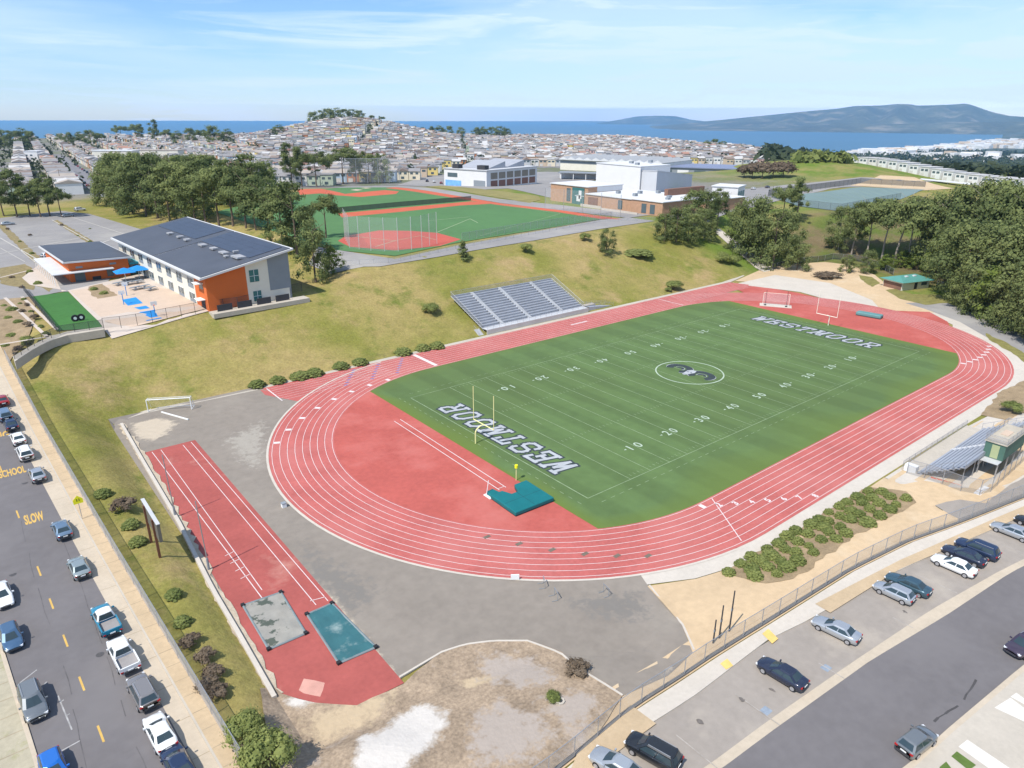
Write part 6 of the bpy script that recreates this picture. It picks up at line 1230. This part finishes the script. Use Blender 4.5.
def house_geo(w,d,h,typ):
    """walls, roof, [windows], garage: front faces -y"""
    a=MB(); wallbox(a,-w/2,w/2,-d/2,d/2,-2.5,h); b=MB()
    if typ==0: wallbox(b,-w/2-.15,w/2+.15,-d/2-.3,d/2+.3,h,h+.45)
    elif typ==1: b.add([(-w/2-.3,-d/2-.5,h-.05),(w/2+.3,-d/2-.5,h-.05),(w/2+.3,d/2+.5,h-.05),(-w/2-.3,d/2+.5,h-.05),(0,-d/2-.5,h+1.9),(0,d/2+.5,h+1.9)],[(0,1,4),(1,2,5,4),(2,3,5),(3,0,4,5),(3,2,1,0)])
    else: b.add([(-w/2-.3,-d/2-.5,h-.05),(w/2+.3,-d/2-.5,h-.05),(w/2+.3,d/2+.5,h-.05),(-w/2-.3,d/2+.5,h-.05),(-w/2-.3,0,h+1.7),(w/2+.3,0,h+1.7)],[(0,1,5,4),(2,3,4,5),(0,4,3),(1,2,5),(3,2,1,0)])
    return a,b
def wquad(x0,x1,z0,z1,y): return MB().quad((x0,y,z0),(x1,y,z0),(x1,y,z1),(x0,y,z1)) if y<0 else MB().quad((x1,y,z0),(x0,y,z0),(x0,y,z1),(x1,y,z1))
HP={}
def house_data(typ,wc,rc):
    k=(typ,wc)
    w,d,h=7.7,12.5,(6.3,5.9,5.8)[typ]
    if k not in HP:
        a,b=house_geo(w,d,h,typ); HP[k]=a.mesh('house',M['hw_'+wc])
    if ('r',typ,rc) not in HP: HP['r',typ,rc]=house_geo(w,d,h,typ)[1].mesh('roof',M['hr_'+rc])
    if 'win' not in HP:
        HP['win']=[MB().box((x,y,z),(ww,.1,hh)).mesh('window','win') for x,ww,z,hh,y in((-1.9,2.4,4.4,1.5,-6.27),(1.7,2.6,4.4,1.5,-6.27),(-1.8,1.9,4.4,1.4,6.27),(1.9,1.9,4.4,1.4,6.27),(0.2,2.2,1.5,1.6,6.27))]
        HP['gar']=MB().box((-1.6,-6.27,1.2),(3.0,.1,2.4)).mesh('garage_door','garage')
    return HP[k],HP['r',typ,rc]
def house(x,y,rz,typ,wc,rc,label,group,z=None):
    a,b=house_data(typ,wc,rc); o=link('house',a); o.location=(x,y,Z(x,y)+.1 if z is None else z); o.rotation_euler=(0,0,rz); tag(o,label,'house',group)
    link('roof',b,o)
    for m_ in HP['win']: link('window',m_,o)
    link('garage_door',HP['gar'],o); return o
hr=random.Random(11); cand=[]
def pxof(x,y,z):
    v=Vector((x,y,z))-CAM; dz=v.dot(FW); 
    return (512+FPX*v.dot(RT)/dz,384-FPX*v.dot(UP)/dz) if dz>1 else (-9999,0)
SD=Vector((math.sin(R(5.4)),math.cos(R(5.4)))); SN=Vector((SD.y,-SD.x)); S0=Vector((-41,382))
CDa=YAW+R(4); CD=Vector((math.cos(CDa),math.sin(CDa))); CN=Vector((CD.y,-CD.x)); C0=Vector((CAM.x,CAM.y))
LIMS=[(-60,392),(100,405),(290,470),(330,470),(430,520),(440,660),(560,690),(575,770),(790,775)]
def district(o,along,across,rows,u0,u1,pxlo,pxhi,tagn,pitch=8.0):
    for ri,(off,face) in enumerate(rows):
        u=u0+hr.uniform(0,5); k=0
        while u<u1:
            k+=1; u+=pitch*hr.choice((1,1,1,1,1.04,1.1))
            if k%17==0: u+=13
            p=o+along*u+across*off; r=(p-C0).length; a=math.degrees((math.atan2(p.y-CAM.y,p.x-CAM.x)-YAW+PI)%(2*PI)-PI)
            if abs(a)>41: continue
            co=float(coast(a))
            if r>min(co-45,2600): continue
            z=Z(p.x,p.y); px,py=pxof(p.x,p.y,z)
            if not(pxlo<px<pxhi) or px<-25 or px>1050: continue
            if r<np.interp(px,[l[0] for l in LIMS],[l[1] for l in LIMS]): continue
            if px>560 and ((p.x-400)**2+(p.y-340)**2)<95**2: continue
            cand.append((r,px,py,p.x,p.y,z,math.atan2(along.y,along.x)+(0 if face>0 else PI),tagn,ri))
rowsL=[(s*56+q,1 if q>0 else -1) for s in range(-9,9) for q in(-17,17)]
rowsL=[(off,f) for off,f in rowsL]
district(S0,SD,SN,rowsL,-20,1500,-40,262,'west')
rowsC=[(r0+q,-1 if q<0 else 1) for r0 in np.arange(430,2400,52) for q in(-16,16)]
district(C0,CN,CD,rowsC,-900,900,262,800,'main')
# individuals: the ones that show largest; the rest is one mass of roofs
vis=[c for c in cand if not(105<c[1]<272 and c[0]<640)]
vis.sort(key=lambda c:c[0]/ (1.0 if c[7]=='main' else 1.0)); ind=vis[:280]; inds=set(id(c) for c in ind)
rowsets={}
for c in ind: rowsets.setdefault((c[7],c[8]),[]).append(c)
keys=sorted(rowsets,key=lambda k:(k[0],min(c[0] for c in rowsets[k]))); cnt={'west':0,'main':0}
for k in keys:
    L_=sorted(rowsets[k],key=lambda c:c[1]); ri=cnt[k[0]]; cnt[k[0]]+=1
    place=f"{nth(ri)} row "+('by the far-left street' if k[0]=='west' else 'beyond the ball fields')
    for i,c in enumerate(L_):
        wc=hr.choices(WALLC,[5,5,4,3,2.4,2.2,1.8,1.8,1.5,3,4,1.5])[0][0]; rc=hr.choices(ROOFC,[6,2.5,2,3.5,.8])[0][0]; typ=hr.choice((0,0,1,2,2))
        house(c[3],c[4],c[6],typ,wc,rc,f"{wc} house with {rc} roof, {nth(i)} from left in {place}",'houses in the '+('far-left streets' if k[0]=='west' else 'town beyond the ball fields'),c[5]+.1)
mats=['hw_'+n_ for n_,_ in WALLC]+['hr_'+n_ for n_,_ in ROOFC]+['win','garage']; mb=MB()
for c in cand:
    if id(c) in inds: continue
    typ=hr.choice((0,1,2,2)); h=hr.uniform(6.2,8.4); w=7.2; d=10.0; a,b=house_geo(w,d,h,typ); ca,sa=math.cos(c[6]),math.sin(c[6]); T=lambda v:(c[3]+v[0]*ca-v[1]*sa,c[4]+v[0]*sa+v[1]*ca,c[5]+v[2])
    wi=hr.choices(range(12),[4.5,5,4,3.4,2.6,2.2,1.8,1.8,1.6,3.4,4,2])[0]; mb.add([T(v) for v in a.v],a.f[1:],wi); mb.add([T(v) for v in b.v],b.f,12+hr.choices(range(5),[6,2.5,2.2,3.5,.7])[0])
    for (x0,x1,z0,z1,y) in((-3,-.6,3.7,5.1,-5.05),(.5,3,3.7,5.1,-5.05),(-2.8,-.8,3.7,5.0,5.05),(.8,2.8,3.7,5.0,5.05)): q=wquad(x0,x1,z0,z1,y); mb.add([T(v) for v in q.v],q.f,17)
    q=wquad(-3,0,.1,2.4,-5.05); mb.add([T(v) for v in q.v],q.f,18)
o=mb.build('distant_houses',mats); o['kind']='stuff'
# white row houses on the right
e0,e1=Vector((494,232)),Vector((428,62)); n=19; dr=(e1-e0).normalized(); rz=math.atan2(dr.y,dr.x)
for i in range(n):
    p=e0.lerp(e1,i/(n-1)); wc='white' if i%5 else 'off-white'
    house(p.x,p.y,rz,0,wc,'pale',f"{wc} flat-roofed house, {nth(i)} from left in the white row right of the knoll",'white row houses right of the knoll',max(Z(p.x,p.y),2)+.3)
t=thing('carport','long low white carport roof in front of the white row houses','carport',(455,205,8),math.atan2(-150,-55)); part(t,'roof','roofwhite',[(0,120,-4,4,3,3.4)])
for i in range(9): part(t,'post','metal',[(2+i*14.4,2.3+i*14.4,-3.5,-3.2,-1,3)])
# cream apartment blocks behind the grove
for i,(px,py,w,d,h,lab) in enumerate(((118,163,40,16,13,'cream apartment block left of two above the dark grove'),(158,161,52,16,12,'longer cream apartment block right of two above the dark grove'),(36,160,14,14,10,'small white three-storey block at the far end of the left street'),(215,163,60,16,9,'long tan flat-roofed block right of the apartment blocks'))):
    p=P(px,py,4); t=thing('apartment_block',lab,'apartment block',(p.x,p.y,3),R(-38)); part(t,'wall','wall_cream' if i!=2 else 'wall_white',[(-w/2,w/2,-d/2,d/2,-4,h)]); part(t,'roof','hr_tan' if i in(1,3) else 'roofwhite',[(-w/2-.4,w/2+.4,-d/2-.4,d/2+.4,h,h+.6)])
    for k in range(int(w/5)):
        for z in (2,5.5): part(t,'window','win',[(-w/2+1.2+k*5,-w/2+3.6+k*5,-d/2-.12,-d/2+.1,z,z+1.5)])
# the street that runs away on the left, and its parked cars
pa=[S0+SD*u for u in np.arange(-40,600,10)]
struct(ribbon('street',[(p+SN*-6.2) for p in pa],[(p+SN*6.2) for p in pa],mat('faded_asphalt',(.20,.195,.205),.9,.08,.1),layer=.12,step=8))
for i in range(26):
    s=-1 if i%2 else 1; u=5+i*14+hr.uniform(-3,3); p=S0+SD*u+SN*(5.0*s); car(hr.choice(('sedan','hatch','suv')),hr.choice(('white','silver','grey','red','navy','black','white')),(p.x,p.y,Z(p.x,p.y)+.15),math.atan2(SD.y,SD.x)+(PI if s>0 else 0),f"{nth(i//2)} car from the near end on the {'right' if s>0 else 'left'} kerb of the far-left street",None,'cars along the far-left street')
# utility poles in town
ups=None
for i,(px,py) in enumerate(((62,188),(120,182),(296,176),(410,172),(560,152),(640,150),(742,172))):
    p=PT(px,py)
    if ups is None:
        ups=thing('utility_pole','','utility pole',p); MB().tube((0,0,-.5),(0,0,11),.2,.14).build('pole','wood',ups); MB().box((0,0,10.2),(2.6,.15,.15)).build('crossarm','wood',ups); c=ups
    else: c=copy_tree(ups,p,hr.uniform(0,3))
    c['label']=f'{nth(i)} wooden utility pole from the left among the distant houses'; c['group']='utility poles in the town'
# gardens and street trees too small to tell apart; the wooded valley on the right
def leafmass(name,pts,m,nq,seed):
    r=np.random.default_rng(seed); mb=MB()
    for x,y,z,w,h in pts:
        ct=r.uniform(.1,.9)
        for k in range(nq):
            d=r.normal(size=3); d/=np.linalg.norm(d); p=np.array((x+d[0]*w*.5,y+d[1]*w*.5,z+h*.5+d[2]*h*.5)); nr=d*.7+r.normal(size=3)*.4+np.array((0,0,.3)); nr/=np.linalg.norm(nr); u=np.cross(nr,r.normal(size=3)); u/=np.linalg.norm(u); v=np.cross(nr,u); a=w*.26*r.uniform(.6,1.3)
            mb.add([p-u*a,p-v*a*.7,p+u*a,p+v*a*.7],[(0,1,2,3)],0,float(np.clip(ct+r.uniform(-.25,.25),0,1)))
    o=link(name,mb.mesh(name,m)); o['kind']='stuff'; return o
pts=[]
for i in range(2600):
    c=hr.choice(cand); dx,dy=hr.uniform(-14,14),hr.uniform(-14,14); w=hr.uniform(3,8); pts.append((c[3]+dx,c[4]+dy,Z(c[3]+dx,c[4]+dy)-.3,w,w*hr.uniform(.9,1.5)))
leafmass('town_greenery',pts,M['farleaf'],12,3)
pts=[]
while len(pts)<5200:
    px=hr.uniform(770,1075); a=-math.degrees(math.atan((px-512)/749)); r=math.exp(hr.uniform(math.log(720),math.log(min(5600,float(coast(a))*.98)))) if coast(a)>1600 else hr.uniform(720,1200)
    x,y=CAM.x+r*math.cos(YAW+R(a)),CAM.y+r*math.sin(YAW+R(a)); den=.5+.5*math.sin(x*.004+1)*math.sin(y*.005)
    if hr.random()<.25+.75*den and (r>900 or px>930 or hr.random()<.12): w=hr.uniform(10,20)*(1+r/6000); pts.append((x,y,Z(x,y)-1,w,w*hr.uniform(.6,1.0)))
leafmass('wooded_valley',pts,M['farleaf'],9,4)
pts=[]
for i in range(140):
    px=hr.uniform(795,900); q=PT(px,hr.uniform(159,162)); pts.append((q.x,q.y,Z(q.x,q.y)-1,hr.uniform(7,13),hr.uniform(5,9)))
leafmass('knoll_scrub',pts,M['bushleaf'],14,6)
# far suburbs and the white city by the beach, and small houses in the valley
mb=MB()
for i in range(2600):
    px=hr.uniform(845,1085); a=-math.degrees(math.atan((px-512)/749)); r=hr.uniform(.80,.985)*min(float(coast(a)),9000) if i<1500 else math.exp(hr.uniform(math.log(900),math.log(4500)))
    if r>float(coast(a))-60: continue
    x,y=CAM.x+r*math.cos(YAW+R(a)),CAM.y+r*math.sin(YAW+R(a)); s=hr.uniform(9,16) if r<4000 else hr.uniform(18,46); h=s*hr.uniform(.5,.9); mi=hr.choices(range(3),[5,3,2])[0]
    q=MB().box((x,y,Z(x,y)+h/2-1),(s,s*hr.uniform(.8,2.2),h),hr.uniform(0,1.5)); mb.add(q.v,q.f,mi)
o=mb.build('distant_city',['wall_white','hw_off-white','hw_tan']); o['kind']='stuff'
bp_=[P(px,py,-188.5) for px,py in((842,161),(870,156),(900,152.5),(940,147.5),(980,143.5),(1010,141.5),(1040,140.5))]
struct(ribbon('beach',[(p.x,p.y) for p in bp_],[(p.x*1.09,p.y*1.09) for p in bp_],mat('beach_sand',(.62,.57,.48),.9,.05,.001),flat=-188.6,step=200))

HAZE=4e-5; SKYW=7.4; EXPO=0.42; HORB=.92
# ------------------------------------------------------------------ sky, sun, haze, view
SUN_EL=55; SUN_AZ=191.3
w=bpy.data.worlds.new('World'); sc.world=w; w.use_nodes=True; nt=w.node_tree; bg=nt.nodes['Background']
sky=nt.nodes.new('ShaderNodeTexSky'); sky.sky_type='NISHITA'; sky.sun_disc=False; sky.sun_elevation=R(SUN_EL); sky.sun_rotation=R(90-SUN_AZ); sky.altitude=200; sky.air_density=1.0; sky.dust_density=.15; sky.ozone_density=3.0
tc=nt.nodes.new('ShaderNodeTexCoord'); 
def nz(scale,det,rough,dist,sc_,rot,loc=(0,0,0)):
    m_=nt.nodes.new('ShaderNodeMapping'); m_.inputs['Rotation'].default_value=(0,rot[1],-YAW+rot[0]); m_.inputs['Scale'].default_value=sc_; m_.inputs['Location'].default_value=loc; nt.links.new(tc.outputs['Generated'],m_.inputs['Vector'])
    n=nt.nodes.new('ShaderNodeTexNoise'); n.inputs['Scale'].default_value=scale; n.inputs['Detail'].default_value=det; n.inputs['Roughness'].default_value=rough; n.inputs['Distortion'].default_value=dist; nt.links.new(m_.outputs[0],n.inputs['Vector']); return n.outputs['Fac']
def mrr(o,a_,b_,c_,d_):
    r=nt.nodes.new('ShaderNodeMapRange'); r.inputs['From Min'].default_value=a_; r.inputs['From Max'].default_value=b_; r.inputs['To Min'].default_value=c_; r.inputs['To Max'].default_value=d_; nt.links.new(o,r.inputs['Value']); return r.outputs[0]
def mth(op,a_,b_=None,c_=None):
    m_=nt.nodes.new('ShaderNodeMath'); m_.operation=op
    for i,v in enumerate((a_,b_,c_)):
        if v is None: continue
        if isinstance(v,(int,float)): m_.inputs[i].default_value=v
        else: nt.links.new(v,m_.inputs[i])
    return m_.outputs[0]
veil=mrr(nz(1.6,5,.55,.5,(1.0,1.0,5.0),(.3,.10)),.42,.60,.0,.55); streak=mrr(nz(3.0,8,.62,.9,(.7,1.6,13.0),(.1,.16),(3,1,2)),.50,.66,0,.60)
cl=mth('MINIMUM',mth('ADD',veil,streak),.85)
mx=nt.nodes.new('ShaderNodeMix'); mx.data_type='RGBA'; nt.links.new(cl,mx.inputs['Factor']); nt.links.new(sky.outputs[0],mx.inputs['A']); mx.inputs['B'].default_value=(SKYW*.98,SKYW*1.0,SKYW*1.02,1)
sx=nt.nodes.new('ShaderNodeSeparateXYZ'); nt.links.new(tc.outputs['Generated'],sx.inputs[0])
# the air in the haze box lies in front of the sky; the sky above it is brightened by what that air takes
zz=mth('MAXIMUM',sx.outputs['Z'],.0119); T_=mth('EXPONENT',mth('DIVIDE',-HAZE*380,zz)); inv=mth('SUBTRACT',1.0,T_)
h1=nt.nodes.new('ShaderNodeMapRange'); h1.interpolation_type='SMOOTHSTEP'; h1.inputs['From Min'].default_value=0; h1.inputs['From Max'].default_value=.12; h1.inputs['To Min'].default_value=0.0; h1.inputs['To Max'].default_value=1.0; nt.links.new(sx.outputs['Z'],h1.inputs['Value'])
tm=nt.nodes.new('ShaderNodeMix'); tm.data_type='RGBA'; tm.inputs['A'].default_value=(.70*HORB,.86*HORB,1.14*HORB,1); tm.inputs['B'].default_value=(.74,.90,1.10,1); nt.links.new(h1.outputs[0],tm.inputs['Factor'])
ms=nt.nodes.new('ShaderNodeVectorMath'); ms.operation='MULTIPLY'; nt.links.new(mx.outputs['Result'],ms.inputs[0]); nt.links.new(tm.outputs['Result'],ms.inputs[1])
hv=nt.nodes.new('ShaderNodeVectorMath'); hv.operation='SCALE'; hv.inputs[0].default_value=(1.40,3.0,4.7); nt.links.new(inv,hv.inputs['Scale'])
sb=nt.nodes.new('ShaderNodeVectorMath'); sb.operation='SUBTRACT'; nt.links.new(ms.outputs[0],sb.inputs[0]); nt.links.new(hv.outputs[0],sb.inputs[1])
dv=nt.nodes.new('ShaderNodeVectorMath'); dv.operation='SCALE'; nt.links.new(sb.outputs[0],dv.inputs[0]); nt.links.new(mth('DIVIDE',1.0,T_),dv.inputs['Scale'])
mxx=nt.nodes.new('ShaderNodeVectorMath'); mxx.operation='MAXIMUM'; nt.links.new(dv.outputs[0],mxx.inputs[0]); mxx.inputs[1].default_value=(.3,.3,.3)
nt.links.new(mxx.outputs[0],bg.inputs['Color']); bg.inputs['Strength'].default_value=.105
sl=bpy.data.lights.new('sun','SUN'); sl.energy=3.9; sl.angle=R(.55); sl.color=(1,.955,.88); so=bpy.data.objects.new('sun',sl); COL.objects.link(so)
sd=Vector((math.cos(R(SUN_AZ))*math.cos(R(SUN_EL)),math.sin(R(SUN_AZ))*math.cos(R(SUN_EL)),math.sin(R(SUN_EL)))); so.rotation_euler=sd.to_track_quat('Z','Y').to_euler(); so.location=sd*500
if HAZE>0:
    hz=bpy.data.materials.new('haze_air'); hz.use_nodes=True; nt=hz.node_tree; nt.nodes.remove(nt.nodes['Principled BSDF']); v=nt.nodes.new('ShaderNodeVolumePrincipled')
    v.inputs['Color'].default_value=(.33,.65,1,1); v.inputs['Density'].default_value=HAZE; v.inputs['Anisotropy'].default_value=.2; nt.links.new(v.outputs[0],nt.nodes['Material Output'].inputs['Volume'])
    mb=MB(); mb.box((0,0,(-215+430)/2),(64000,64000,645)); o=mb.build('haze',hz); o['kind']='stuff'
sc.view_settings.view_transform='Standard'; sc.view_settings.look='None'; sc.view_settings.gamma=1; sc.view_settings.use_curve_mapping=False; sc.view_settings.exposure=EXPO
sc.render.engine='CYCLES'; sc.cycles.use_denoising=True; sc.cycles.max_bounces=6; sc.cycles.diffuse_bounces=2; sc.cycles.glossy_bounces=2; sc.cycles.transparent_max_bounces=24; sc.cycles.volume_bounces=1; sc.cycles.sample_clamp_indirect=4
